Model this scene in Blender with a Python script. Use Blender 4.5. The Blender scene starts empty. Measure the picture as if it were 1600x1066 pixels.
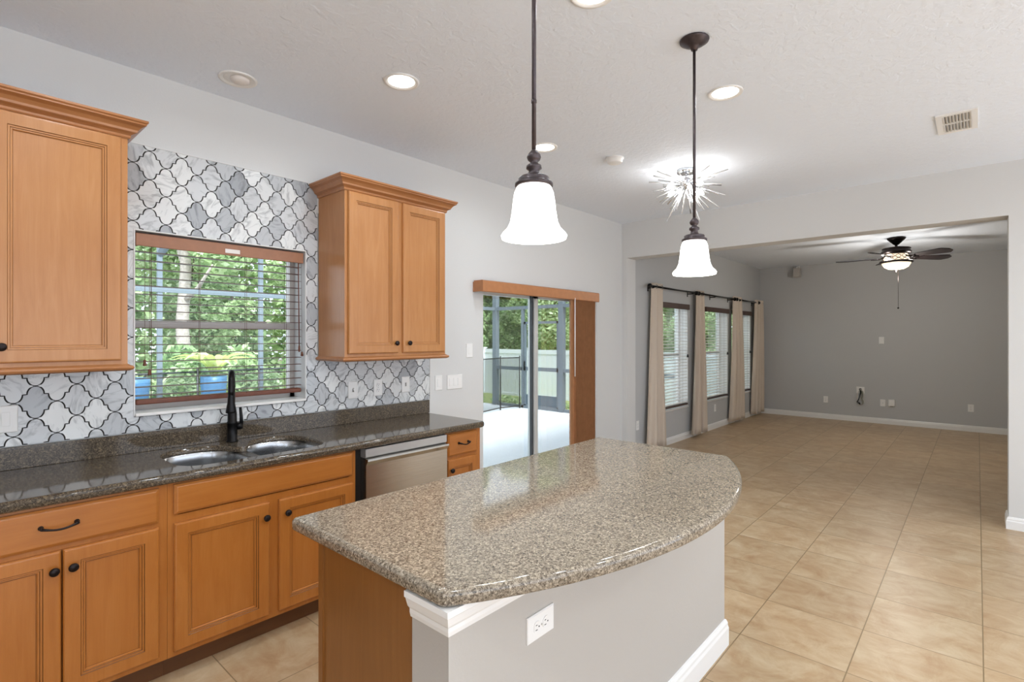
import bpy, bmesh, math, random
from mathutils import Vector, Matrix
PI = math.pi
random.seed(7)
SC = bpy.context.scene
COL = SC.collection

# ------------------------------------------------------------------ camera, world, exposure
CAMX, CAMY, CAMZ = 0.0, -3.2225, 1.4931
YAW = 0.726155                       # angle between the view axis and the window wall
cam_d = bpy.data.cameras.new('camera')
cam = bpy.data.objects.new('camera', cam_d)
COL.objects.link(cam)
cam.location = (CAMX, CAMY, CAMZ)
cam.rotation_euler = (PI / 2, 0, YAW - PI / 2)
cam_d.sensor_width = 36.0
cam_d.lens = 36.0 * 818.84 / 1600.0
cam_d.shift_y = -5.66 / 1600.0
cam_d.clip_start = 0.05
cam_d.clip_end = 200
SC.camera = cam

W = bpy.data.worlds.new('sky')
SC.world = W
W.use_nodes = True
bg = W.node_tree.nodes['Background']
bg.inputs['Color'].default_value = (0.82, 0.91, 1.05, 1)
bg.inputs['Strength'].default_value = 2.9

vs = SC.view_settings
vs.view_transform = 'Standard'
vs.look = 'None'
vs.exposure = 0.0
vs.gamma = 1.0
vs.use_curve_mapping = False

sun_d = bpy.data.lights.new('sun', 'SUN')
sun_d.energy = 9.0
sun_d.angle = math.radians(25)
sun_d.color = (0.95, 0.97, 1.0)
sun = bpy.data.objects.new('sun', sun_d)
COL.objects.link(sun)
sun.rotation_euler = (math.radians(34), 0, math.radians(-15))   # high, from behind the viewer

CAN_W = 6.0        # watt of a recessed light
PENDANT_W = 4.0
SPUTNIK_E = 85.0    # emission of one small bulb
FAN_W = 34.0

# ------------------------------------------------------------------ materials
def lin(c):
    if isinstance(c, str):
        c = c.lstrip('#')
        c = [int(c[i:i + 2], 16) / 255 for i in (0, 2, 4)]
    return tuple((v / 12.92 if v <= 0.04045 else ((v + 0.055) / 1.055) ** 2.4) for v in c) + (1,)

class NT:
    def __init__(s, name):
        s.m = bpy.data.materials.new(name)
        s.m.use_nodes = True
        s.t = s.m.node_tree
        s.b = s.t.nodes['Principled BSDF']
        s.out = s.t.nodes['Material Output']
    def n(s, kind, **kw):
        nd = s.t.nodes.new(kind)
        for k, v in kw.items():
            if k.startswith('_'):
                setattr(nd, k[1:], v)
            else:
                k2 = k.replace('__', ' ')
                nd.inputs[k2].default_value = v
        return nd
    def l(s, a, b):
        s.t.links.new(a, b)
    def coords(s, scale=(1, 1, 1), loc=(0, 0, 0), rot=(0, 0, 0)):
        tc = s.n('ShaderNodeTexCoord')
        mp = s.n('ShaderNodeMapping')
        mp.inputs['Scale'].default_value = scale
        mp.inputs['Location'].default_value = loc
        mp.inputs['Rotation'].default_value = rot
        s.l(tc.outputs['Object'], mp.inputs['Vector'])
        return mp.outputs['Vector']
    def noise(s, vec, scale, detail=3, rough=0.5, dist=0):
        nd = s.n('ShaderNodeTexNoise')
        nd.inputs['Scale'].default_value = scale
        nd.inputs['Detail'].default_value = detail
        nd.inputs['Roughness'].default_value = rough
        nd.inputs['Distortion'].default_value = dist
        if vec is not None:
            s.l(vec, nd.inputs['Vector'])
        return nd.outputs['Fac']
    def ramp(s, fac, stops, interp='LINEAR'):
        nd = s.n('ShaderNodeValToRGB')
        cr = nd.color_ramp
        cr.interpolation = interp
        while len(cr.elements) < len(stops):
            cr.elements.new(0.5)
        for e, (p, c) in zip(cr.elements, stops):
            e.position = p
            e.color = lin(c) if not (isinstance(c, tuple) and len(c) == 4) else c
        s.l(fac, nd.inputs['Fac'])
        return nd.outputs['Color']
    def mix(s, fac, a, b, mode='MIX'):
        nd = s.n('ShaderNodeMix', _data_type='RGBA', _blend_type=mode)
        for v, sock in ((fac, nd.inputs[0]), (a, nd.inputs[6]), (b, nd.inputs[7])):
            if isinstance(v, (int, float)):
                sock.default_value = v
            elif isinstance(v, (tuple, list)):
                sock.default_value = v
            else:
                s.l(v, sock)
        return nd.outputs[2]
    def bump(s, h, strength=0.2, dist=0.002):
        nd = s.n('ShaderNodeBump')
        nd.inputs['Strength'].default_value = strength
        nd.inputs['Distance'].default_value = dist
        s.l(h, nd.inputs['Height'])
        s.l(nd.outputs['Normal'], s.b.inputs['Normal'])
    def base(s, c):
        if isinstance(c, (str, tuple, list)):
            s.b.inputs['Base Color'].default_value = lin(c) if isinstance(c, str) else c
        else:
            s.l(c, s.b.inputs['Base Color'])
    def set(s, rough=None, metal=None, spec=None, coat=None, coat_rough=None):
        if rough is not None: s.b.inputs['Roughness'].default_value = rough
        if metal is not None: s.b.inputs['Metallic'].default_value = metal
        if spec is not None: s.b.inputs['Specular IOR Level'].default_value = spec
        if coat is not None: s.b.inputs['Coat Weight'].default_value = coat
        if coat_rough is not None: s.b.inputs['Coat Roughness'].default_value = coat_rough

MATS = {}
def plain(name, col, rough=0.5, metal=0.0, spec=0.5, grain=0.0, gscale=40):
    k = NT(name)
    if grain:
        f = k.noise(k.coords(), gscale, 3)
        c = lin(col)
        d = tuple(v * (1 - grain) for v in c[:3]) + (1,)
        b = tuple(min(1, v * (1 + grain)) for v in c[:3]) + (1,)
        k.base(k.ramp(f, [(0.3, d), (0.7, b)]))
    else:
        k.base(col)
    k.set(rough, metal, spec)
    MATS[name] = k.m
    return k.m

def paint(name, col, bump=0.25, scale=160, rough=0.75):
    k = NT(name)
    v = k.coords()
    k.base(col)
    k.set(rough, 0, 0.3)
    k.bump(k.noise(v, scale, 2), bump, 0.0015)
    MATS[name] = k.m
    return k.m

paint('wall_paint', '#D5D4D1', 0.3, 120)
paint('knee_paint_dimmed', '#B9B3AB', 0.3, 120)  # wall paint darkened in colour to offset strong light on the knee wall
paint('far_paint', '#C0C0BF', 0.3, 120)
k = NT('ceiling_paint')
v = k.coords()
k.base('#EAF0F8'); k.set(0.85, 0, 0.2)
k.bump(k.ramp(k.noise(v, 26, 4, 0.55, 0.4), [(0.42, '#000000'), (0.6, '#ffffff')]), 0.35, 0.004)
MATS['ceiling_paint'] = k.m
plain('trim_white', '#EDEBE7', 0.4)
plain('plate_white', '#EEECE8', 0.35)
plain('slot_dark', '#2B2A29', 0.5)
plain('black_metal', '#1B1A1A', 0.33, 0.7)
plain('bronze', '#2A2322', 0.38, 0.75, grain=0.2)
plain('pendant_bronze', '#4A4142', 0.4, 0.6, grain=0.2)
plain('chrome', '#D8D8DA', 0.12, 1.0)
plain('aluminium', '#BDBCBA', 0.4, 0.55)
plain('window_frame', '#C2BAB3', 0.45, 0.1)
plain('door_frame_light', '#CFCFCC', 0.4, 0.2)
plain('gasket', '#3A3C3D', 0.6)
plain('black_plastic', '#0D0D0D', 0.45)
plain('sill_marble', '#E6E2DC', 0.3, grain=0.05, gscale=12)
plain('blind_brown', '#6B3A25', 0.42, grain=0.12, gscale=30)
plain('blind_slat', '#5A3A2C', 0.45)
plain('far_slat_lit', '#E9E2DB', 0.35)  # brown slats coloured near white, window glare put into the colour
plain('blind_valance', '#9C6B4E', 0.42, grain=0.06, gscale=30)
plain('far_valance', '#4A332B', 0.45)
plain('cord', '#6B5348', 0.8)
plain('vertical_slat', '#A5744F', 0.45, grain=0.08, gscale=18)
plain('slider_valance', '#B0764B', 0.42, grain=0.08, gscale=18)
plain('label_white', '#E5DDD6', 0.5)
plain('cage_metal', '#737C83', 0.5, 0.1)
plain('kick_panel', '#5A6872', 0.5, 0.1)
plain('deck_concrete', '#D2D4D7', 0.8, grain=0.03, gscale=6)
plain('vinyl', '#E4E7EC', 0.45)
plain('blue_pot', '#5E93C2', 0.35, grain=0.1)
plain('terracotta', '#C08A6B', 0.8, grain=0.1)
plain('bark', '#A79C92', 0.9, grain=0.25, gscale=18)
plain('dark_bark', '#5B5045', 0.9, grain=0.25, gscale=18)
plain('soil', '#5A4C3B', 0.95, grain=0.3, gscale=8)
plain('fan_wood', '#241A1A', 0.4, grain=0.15)
plain('speaker_grey', '#B9B3AC', 0.5)
plain('cable_black', '#0C0C0C', 0.5)
plain('cable_grey', '#8D8A78', 0.6)
plain('cable_white', '#CFCCC2', 0.6)
plain('neighbour_wall', '#CDB6AC', 0.85, grain=0.06, gscale=10)
plain('neighbour_roof', '#6C6560', 0.9, grain=0.1, gscale=10)
plain('tile_edge', '#DAD8D4', 0.4)
plain('grout_dark', '#26231F', 0.9)

def wood(name, light, mid, dark, axis='z', rough=0.32):
    k = NT(name)
    sc = {'z': (9, 9, 0.9), 'x': (0.9, 9, 9), 'y': (9, 0.9, 9)}[axis]
    v = k.coords(sc)
    f = k.noise(v, 2.2, 6, 0.6, 1.2)
    c = k.ramp(f, [(0.25, dark), (0.5, mid), (0.75, light)])
    sc2 = {'z': (60, 60, 2), 'x': (2, 60, 60), 'y': (60, 2, 60)}[axis]
    f2 = k.noise(k.coords(sc2), 3, 3, 0.7)
    c = k.mix(0.16, c, k.ramp(f2, [(0.35, dark), (0.65, light)]))
    f3 = k.noise(k.coords((1, 1, 1)), 3.0, 2)
    c = k.mix(0.25, c, k.ramp(f3, [(0.3, dark), (0.7, light)]), 'MIX')
    k.base(c)
    k.set(rough, 0, 0.45, 0.15, 0.25)
    MATS[name] = k.m
wood('maple', '#BD8653', '#B27843', '#A56A36')
wood('maple_rail', '#BD8653', '#B27843', '#A56A36', 'x')
wood('maple_base', '#BC793A', '#B06C2D', '#A35F22')
wood('maple_base_rail', '#BC793A', '#B06C2D', '#A35F22', 'x')
wood('maple_trim', '#B27C4F', '#A66D41', '#945C31', 'x')
wood('maple_panel_shaded', '#93602F', '#865526', '#794B1F')  # maple toned darker, shade of the island end put into the colour
wood('toe_wood', '#6E4524', '#643E20', '#57351B', 'x', 0.5)

plain('glaze_base', '#7A4A1E', 0.4)
plain('glaze_upper', '#94643A', 0.4)
def quartz(name, cols, scale, tint):
    k = NT(name)
    v = k.coords()
    vo = k.n('ShaderNodeTexVoronoi'); vo.inputs['Scale'].default_value = scale
    k.l(v, vo.inputs['Vector'])
    sep = k.n('ShaderNodeSeparateColor'); k.l(vo.outputs['Color'], sep.inputs['Color'])
    c = k.ramp(sep.outputs[0], cols, 'CONSTANT')
    vo2 = k.n('ShaderNodeTexVoronoi'); vo2.inputs['Scale'].default_value = scale * 2.3
    k.l(v, vo2.inputs['Vector'])
    sep2 = k.n('ShaderNodeSeparateColor'); k.l(vo2.outputs['Color'], sep2.inputs['Color'])
    c2 = k.ramp(sep2.outputs[1], cols, 'CONSTANT')
    c = k.mix(0.45, c, c2)
    f = k.noise(v, 5, 3)
    c = k.mix(0.10, c, k.ramp(f, [(0.35, tint[0]), (0.65, tint[1])]))
    k.base(c)
    k.set(0.07, 0, 0.5, 0.0)
    MATS[name] = k.m
quartz('quartz_dark', [(0, '#2A231D'), (0.2, '#4A4035'), (0.42, '#5E5244'), (0.62, '#6F6353'), (0.78, '#3A3128'), (0.9, '#8C7B62')], 190, ('#453B31', '#6A5E50'))
quartz('quartz_island', [(0, '#2F2822'), (0.12, '#5C5246'), (0.3, '#7E7263'), (0.52, '#908474'), (0.72, '#AA9D8A'), (0.88, '#C5B7A2')], 190, ('#6A5D4E', '#94866F'))

k = NT('steel')
v = k.coords((1, 1, 140))
k.base(k.ramp(k.noise(v, 4, 2), [(0.3, '#B9B5AE'), (0.7, '#C9C6C0')]))
k.set(0.27, 1.0)
MATS['steel'] = k.m
plain('steel_sink', '#BFC1C3', 0.22, 1.0)
plain('steel_bright', '#DADADA', 0.3, 1.0)

# floor tile : square porcelain with streaks across the walk direction
TX, TY, TS = 2.733, -2.329, 0.457
k = NT('floor_tile')
tc = k.n('ShaderNodeTexCoord')
mp = k.n('ShaderNodeMapping'); mp.inputs['Location'].default_value = (-TX + 100 * TS, -TY + 100 * TS, 0)
k.l(tc.outputs['Object'], mp.inputs['Vector'])
br = k.n('ShaderNodeTexBrick', _offset=0.0, _squash=1.0)
for kk, vv in (('Scale', 1.0), ('Brick Width', TS), ('Row Height', TS), ('Mortar Size', 0.0028), ('Mortar Smooth', 0.2), ('Bias', 0.0)):
    br.inputs[kk].default_value = vv
br.inputs['Color1'].default_value = (0, 0, 0, 1); br.inputs['Color2'].default_value = (1, 1, 1, 1)
br.inputs['Mortar'].default_value = (0.5, 0.5, 0.5, 1)
k.l(mp.outputs['Vector'], br.inputs['Vector'])
# per tile offset for the streak pattern
sep = k.n('ShaderNodeSeparateXYZ'); k.l(mp.outputs['Vector'], sep.inputs[0])
def cell(sock):
    a = k.n('ShaderNodeMath', _operation='DIVIDE'); a.inputs[1].default_value = TS; k.l(sock, a.inputs[0])
    b = k.n('ShaderNodeMath', _operation='FLOOR'); k.l(a.outputs[0], b.inputs[0])
    return b.outputs[0]
cx, cy = cell(sep.outputs[0]), cell(sep.outputs[1])
cmb = k.n('ShaderNodeCombineXYZ'); k.l(cx, cmb.inputs[0]); k.l(cy, cmb.inputs[1])
wn = k.n('ShaderNodeTexWhiteNoise'); wn.noise_dimensions = '3D'; k.l(cmb.outputs[0], wn.inputs['Vector'])
off = k.n('ShaderNodeVectorMath', _operation='MULTIPLY_ADD')
k.l(wn.outputs['Color'], off.inputs[0]); off.inputs[1].default_value = (9, 9, 9)
k.l(mp.outputs['Vector'], off.inputs[2])
ms = k.n('ShaderNodeMapping'); ms.inputs['Scale'].default_value = (6.0, 1.9, 1); k.l(off.outputs[0], ms.inputs['Vector'])
f1 = k.noise(ms.outputs[0], 1.6, 5, 0.62, 0.9)
c = k.ramp(f1, [(0.24, '#A37F5A'), (0.42, '#B69873'), (0.56, '#C0A784'), (0.76, '#CDB99B')])
f2 = k.noise(off.outputs[0], 5.5, 6, 0.68, 0.8)
c = k.mix(0.55, c, k.ramp(f2, [(0.34, '#A5805B'), (0.5, '#BA9D7A'), (0.66, '#CDB898')]))
hsv = k.n('ShaderNodeHueSaturation'); k.l(c, hsv.inputs['Color'])
mr = k.n('ShaderNodeMapRange'); mr.inputs['To Min'].default_value = 0.93; mr.inputs['To Max'].default_value = 1.05
k.l(wn.outputs['Value'], mr.inputs['Value']); k.l(mr.outputs[0], hsv.inputs['Value'])
c = k.mix(br.outputs['Fac'], hsv.outputs[0], lin('#8A7352'))
k.base(c); k.set(0.34, 0, 0.42)
inv = k.n('ShaderNodeMath', _operation='SUBTRACT'); inv.inputs[0].default_value = 1.0; k.l(br.outputs['Fac'], inv.inputs[1])
k.bump(inv.outputs[0], 0.4, 0.002)
MATS['floor_tile'] = k.m

# marble of the lantern tiles : base grey differs per tile (attribute), veins from noise
k = NT('lantern_marble')
at = k.n('ShaderNodeAttribute'); at.attribute_name = 'tilecol'
v = k.coords()
offv = k.n('ShaderNodeVectorMath', _operation='MULTIPLY_ADD')
k.l(at.outputs['Color'], offv.inputs[0]); offv.inputs[1].default_value = (40, 40, 40); k.l(v, offv.inputs[2])
rot = k.n('ShaderNodeVectorRotate', _rotation_type='AXIS_ANGLE'); rot.inputs['Axis'].default_value = (0, 1, 0)
k.l(offv.outputs[0], rot.inputs['Vector'])
sp = k.n('ShaderNodeSeparateColor'); k.l(at.outputs['Color'], sp.inputs['Color'])
am = k.n('ShaderNodeMath', _operation='MULTIPLY'); am.inputs[1].default_value = 6.28; k.l(sp.outputs[1], am.inputs[0]); k.l(am.outputs[0], rot.inputs['Angle'])
mpv = k.n('ShaderNodeMapping'); mpv.inputs['Scale'].default_value = (1, 1, 3.2); k.l(rot.outputs[0], mpv.inputs['Vector'])
fv = k.noise(mpv.outputs[0], 9, 5, 0.6, 1.2)
basec = k.ramp(sp.outputs[0], [(0.0, '#94969A'), (0.3, '#B3B5B7'), (0.6, '#CFD0D0'), (1.0, '#E4E4E1')])
vein = k.ramp(fv, [(0.33, '#6F7176'), (0.5, '#ffffff')])
k.base(k.mix(0.42, basec, vein, 'MULTIPLY'))
k.set(0.22, 0, 0.5)
MATS['lantern_marble'] = k.m

k = NT('curtain_linen')
v = k.coords((1, 1, 1))
wv = k.noise(k.coords((300, 300, 300)), 2, 2)
k.base(k.mix(0.15, lin('#D3C4B3'), k.ramp(wv, [(0.3, '#BDAA96'), (0.7, '#E2D6C6')])))
k.set(0.9, 0, 0.1)
MATS['curtain_linen'] = k.m

def emis(name, col, strength):
    k = NT(name)
    k.b.inputs['Base Color'].default_value = lin(col)
    k.b.inputs['Emission Color'].default_value = lin(col)
    k.b.inputs['Emission Strength'].default_value = strength
    k.set(0.3)
    MATS[name] = k.m
emis('can_lens', '#FFFAF2', 6.0)
emis('bulb_glow', '#FFFDFA', SPUTNIK_E)
emis('shade_glow', '#FFFDF8', 3.0)
emis('fan_glow', '#FFE9C6', 1.5)
emis('fan_band', '#FFE6C8', 1.1)

k = NT('rod_glass')
k.base('#FFFFFF'); k.set(0.08, 0, 0.6)
k.b.inputs['Transmission Weight'].default_value = 0.35
MATS['rod_glass'] = k.m

def glass_mat(name, tint, refl):
    k = NT(name)
    tr = k.n('ShaderNodeBsdfTransparent'); tr.inputs['Color'].default_value = tint
    gl = k.n('ShaderNodeBsdfGlossy'); gl.inputs['Roughness'].default_value = 0.02
    fr = k.n('ShaderNodeFresnel'); fr.inputs['IOR'].default_value = 1.4
    mu = k.n('ShaderNodeMath', _operation='MULTIPLY'); mu.inputs[1].default_value = refl
    k.l(fr.outputs[0], mu.inputs[0])
    mx = k.n('ShaderNodeMixShader'); k.l(mu.outputs[0], mx.inputs[0]); k.l(tr.outputs[0], mx.inputs[1]); k.l(gl.outputs[0], mx.inputs[2])
    k.l(mx.outputs[0], k.out.inputs['Surface'])
    MATS[name] = k.m
glass_mat('pane_glass', (0.93, 0.96, 0.95, 1), 0.5)

k = NT('black_mesh')          # woven safety mesh, see-through
tr = k.n('ShaderNodeBsdfTransparent'); df = k.n('ShaderNodeBsdfDiffuse'); df.inputs['Color'].default_value = lin('#23282A')
mx = k.n('ShaderNodeMixShader'); mx.inputs[0].default_value = 0.45
k.l(tr.outputs[0], mx.inputs[1]); k.l(df.outputs[0], mx.inputs[2]); k.l(mx.outputs[0], k.out.inputs['Surface'])
MATS['black_mesh'] = k.m

def leafmat(name, stops):
    k = NT(name)
    ge = k.n('ShaderNodeNewGeometry')
    k.base(k.ramp(ge.outputs['Random Per Island'], stops))
    k.set(0.55, 0, 0.3)
    tl = k.n('ShaderNodeBsdfTranslucent')
    k.l(k.b.inputs['Base Color'].links[0].from_socket, tl.inputs['Color'])
    mx = k.n('ShaderNodeMixShader'); mx.inputs[0].default_value = 0.4
    k.l(k.b.outputs[0], mx.inputs[1]); k.l(tl.outputs[0], mx.inputs[2]); k.l(mx.outputs[0], k.out.inputs['Surface'])
    MATS[name] = k.m
leafmat('leaf_green', [(0.0, '#8BA376'), (0.4, '#ACC28C'), (0.75, '#C8D8A8'), (1.0, '#E4EDCD')])  # greens here and in the next one lightened to paint in haze
leafmat('leaf_dark', [(0.0, '#6E8A5E'), (0.5, '#92AE78'), (1.0, '#BED29E')])
leafmat('leaf_pale', [(0.0, '#8AA862'), (0.4, '#B9CC86'), (0.8, '#E2E8BE'), (1.0, '#F1F0DC')])
leafmat('leaf_yellow', [(0.0, '#B9C873'), (0.5, '#CFD884'), (1.0, '#E0E6A6')])
leafmat('grass_blades', [(0.0, '#6E8A48'), (0.6, '#93A85E'), (1.0, '#B5BE7C')])

# ------------------------------------------------------------------ mesh helpers
class MB:
    """collects geometry for one mesh object"""
    def __init__(s, xf=None):
        s.bm = bmesh.new()
        s.xf = xf
    def v(s, co):
        co = Vector(co)
        if s.xf is not None:
            co = s.xf @ co
        return s.bm.verts.new(co)
    def f(s, vs, smooth=False):
        try:
            fc = s.bm.faces.new(vs)
            fc.smooth = smooth
            return fc
        except ValueError:
            return None
    def box(s, x0, x1, y0, y1, z0, z1, bev=0.0):
        vs = [s.v((x, y, z)) for x in (x0, x1) for y in (y0, y1) for z in (z0, z1)]
        fs = []
        for q in ((0, 1, 3, 2), (4, 6, 7, 5), (0, 4, 5, 1), (2, 3, 7, 6), (0, 2, 6, 4), (1, 5, 7, 3)):
            fs.append(s.f([vs[i] for i in q]))
        if bev:
            es = list({e for fc in fs for e in fc.edges})
            bmesh.ops.bevel(s.bm, geom=es, offset=bev, segments=2, profile=0.5, affect='EDGES')
        return s
    def prism(s, pts, fn, a, b, smooth=False):
        """pts 2D outline, fn(u, v, t) -> xyz, extruded from t=a to t=b"""
        A = [s.v(fn(u, w, a)) for u, w in pts]
        B = [s.v(fn(u, w, b)) for u, w in pts]
        n = len(pts)
        s.f(A[::-1]); s.f(B)
        for i in range(n):
            s.f([A[i], A[(i + 1) % n], B[(i + 1) % n], B[i]], smooth)
        return s
    def rings(s, loops, cap0=True, cap1=True, smooth=True, closed=True):
        R = [[s.v(p) for p in lp] for lp in loops]
        n = len(R[0])
        for a, b in zip(R, R[1:]):
            for i in range(n if closed else n - 1):
                j = (i + 1) % n
                s.f([a[i], a[j], b[j], b[i]], smooth)
        if cap0: s.f(R[0][::-1])
        if cap1: s.f(R[-1])
        return R
    def lathe(s, prof, c=(0, 0, 0), axis='z', seg=24, cap0=True, cap1=True):
        """prof: list of (radius, height along the axis)"""
        loops = []
        for r, h in prof:
            lp = []
            for i in range(seg):
                t = 2 * PI * i / seg
                a, b = r * math.cos(t), r * math.sin(t)
                p = {'z': (a, b, h), 'y': (a, h, b), 'x': (h, a, b)}[axis]
                lp.append((p[0] + c[0], p[1] + c[1], p[2] + c[2]))
            loops.append(lp)
        s.rings(loops, cap0, cap1)
        return s
    def tube(s, pts, r, seg=8, cap=True):
        pts = [Vector(p) for p in pts]
        rs = r if isinstance(r, (list, tuple)) else [r] * len(pts)
        loops = []
        ref = None
        for i, p in enumerate(pts):
            d = (pts[min(i + 1, len(pts) - 1)] - pts[max(i - 1, 0)]).normalized()
            if ref is None:
                ref = Vector((0, 0, 1)) if abs(d.z) < 0.9 else Vector((1, 0, 0))
            u = d.cross(ref)
            if u.length < 1e-5:
                u = d.cross(Vector((0, 1, 0)))
            u.normalize()
            w = u.cross(d).normalized()
            ref = w
            loops.append([p + (u * math.cos(2 * PI * k / seg) + w * math.sin(2 * PI * k / seg)) * rs[i] for k in range(seg)])
        s.rings(loops, cap, cap)
        return s
    def ball(s, c, r, seg=16, sc=(1, 1, 1)):
        n = 8
        prof = [(max(1e-4, r * math.sin(PI * i / n)), -r * math.cos(PI * i / n)) for i in range(n + 1)]
        loops = [[(c[0] + a * math.cos(2 * PI * k / seg) * sc[0], c[1] + a * math.sin(2 * PI * k / seg) * sc[1], c[2] + h * sc[2]) for k in range(seg)] for a, h in prof]
        s.rings(loops)
        return s
    def panel(s, x0, x1, z0, z1, y, steps, glaze=()):
        """rect panel facing -Y; steps = [(inset, outward)] from the rim to the centre"""
        loops = []
        for i, o in steps:
            loops.append([(x0 + i, y - o, z0 + i), (x1 - i, y - o, z0 + i), (x1 - i, y - o, z1 - i), (x0 + i, y - o, z1 - i)])
        R = s.rings(loops, True, True, False)
        for a, b in glaze:
            ra, rb = set(R[a]), set(R[b])
            for v in R[a]:
                for f in v.link_faces:
                    vs = set(f.verts)
                    if len(vs & ra) == 2 and len(vs & rb) == 2: f.material_index = 1
        return s
    def sweep(s, prof, path, closed=False, smooth=False):
        """prof [(out, z)] carried along an XY path; 'out' is to the right of the walking direction, mitred"""
        P = [Vector((p[0], p[1])) for p in path]
        n = len(P)
        loops = []
        for i in range(n):
            if closed or 0 < i < n - 1:
                d0 = (P[i] - P[i - 1]).normalized(); d1 = (P[(i + 1) % n] - P[i]).normalized()
                n0, n1 = Vector((d0.y, -d0.x)), Vector((d1.y, -d1.x))
                m = (n0 + n1)
                m = m / max(1e-6, (1 + n0.dot(n1)))
            else:
                d = (P[1] - P[0]).normalized() if i == 0 else (P[-1] - P[-2]).normalized()
                m = Vector((d.y, -d.x))
            loops.append([(P[i].x + m.x * o, P[i].y + m.y * o, z) for o, z in prof])
        R = [[s.v(p) for p in lp] for lp in loops]
        k2 = len(prof)
        for i in range(n if closed else n - 1):
            a, b = R[i], R[(i + 1) % n]
            for j in range(k2):
                s.f([a[j], b[j], b[(j + 1) % k2], a[(j + 1) % k2]], smooth)
        if not closed:
            s.f(R[0]); s.f(R[-1][::-1])
        return s
    def build(s, name, mat, parent=None, origin=None, bev=None, autosmooth=False):
        bm = s.bm
        bmesh.ops.recalc_face_normals(bm, faces=bm.faces)
        o0 = Vector(origin) if origin is not None else (Vector(parent['_o']) if parent is not None and '_o' in parent else Vector((0, 0, 0)))
        for v in bm.verts:
            v.co -= o0
        me = bpy.data.meshes.new(name)
        bm.to_mesh(me); bm.free()
        ms = mat if isinstance(mat, (list, tuple)) else [mat]
        for m in ms:
            me.materials.append(MATS[m])
        ob = bpy.data.objects.new(name, me)
        COL.objects.link(ob)
        ob['_o'] = tuple(o0)
        if parent is not None:
            ob.parent = parent
            po = Vector(parent['_o'])
            ob.location = o0 - po
        else:
            ob.location = o0
        if bev:
            md = ob.modifiers.new('bevel', 'BEVEL'); md.width = bev; md.segments = 2; md.limit_method = 'ANGLE'
        return ob

def tag(o, label=None, cat=None, group=None, kind=None):
    if label: o['label'] = label
    if cat: o['category'] = cat
    if group: o['group'] = group
    if kind: o['kind'] = kind
    return o
def struct(o, label=None):
    o['kind'] = 'structure'
    if label: o['label'] = label
    return o
def thing(name, loc, label, cat, group=None):
    o = bpy.data.objects.new(name, None)
    COL.objects.link(o)
    o.location = loc
    o.empty_display_size = 0.05
    o['_o'] = tuple(loc)
    return tag(o, label, cat, group)
def dup(root, delta, label=None, group=None):
    def cp(o, par):
        c = o.copy(); COL.objects.link(c)
        if par is not None: c.parent = par
        for ch in o.children: cp(ch, c)
        return c
    r = cp(root, None)
    r.location = Vector(root.location) + Vector(delta)
    r['_o'] = tuple(r.location)
    if label: r['label'] = label
    if group: r['group'] = group
    return r
def light(name, kind, loc, watt, col=(1, 0.95, 0.88), parent=None, size=None, **kw):
    d = bpy.data.lights.new(name, kind)
    d.energy = watt; d.color = col
    if size is not None:
        if kind == 'AREA':
            d.shape = 'DISK'; d.size = size
        else:
            d.shadow_soft_size = size
    for a, b in kw.items(): setattr(d, a, b)
    o = bpy.data.objects.new(name, d); COL.objects.link(o)
    if parent is not None:
        o.parent = parent; o.location = Vector(loc) - Vector(parent['_o'])
    else:
        o.location = loc
    return o

def arc(cx, cy, r, a0, a1, n):
    return [(cx + r * math.cos(math.radians(a0 + (a1 - a0) * i / n)), cy + r * math.sin(math.radians(a0 + (a1 - a0) * i / n))) for i in range(n + 1)]
def catmull(pts, n=6, closed=True):
    out = []
    m = len(pts)
    for i in range(m if closed else m - 1):
        p = [Vector(pts[(i + k) % m] if closed else pts[max(0, min(m - 1, i + k))]) for k in (-1, 0, 1, 2)]
        for j in range(n):
            t = j / n
            out.append(tuple(0.5 * ((2 * p[1]) + (p[2] - p[0]) * t + (2 * p[0] - 5 * p[1] + 4 * p[2] - p[3]) * t * t + (3 * p[1] - p[0] - 3 * p[2] + p[3]) * t ** 3)))
    if not closed: out.append(tuple(pts[-1]))
    return out

# ------------------------------------------------------------------ room shell
H = 2.867            # kitchen ceiling
HF = 2.845           # ceiling of the far room
XO, TO = 5.63, 0.21  # opening wall and its thickness
XF = 11.03           # far wall
YJL, YJR = -0.072, -3.405   # jambs of the wide opening
SOF = 2.447          # underside of the header
XB, YB = -2.6, -6.2  # unseen sides of the kitchen

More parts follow.
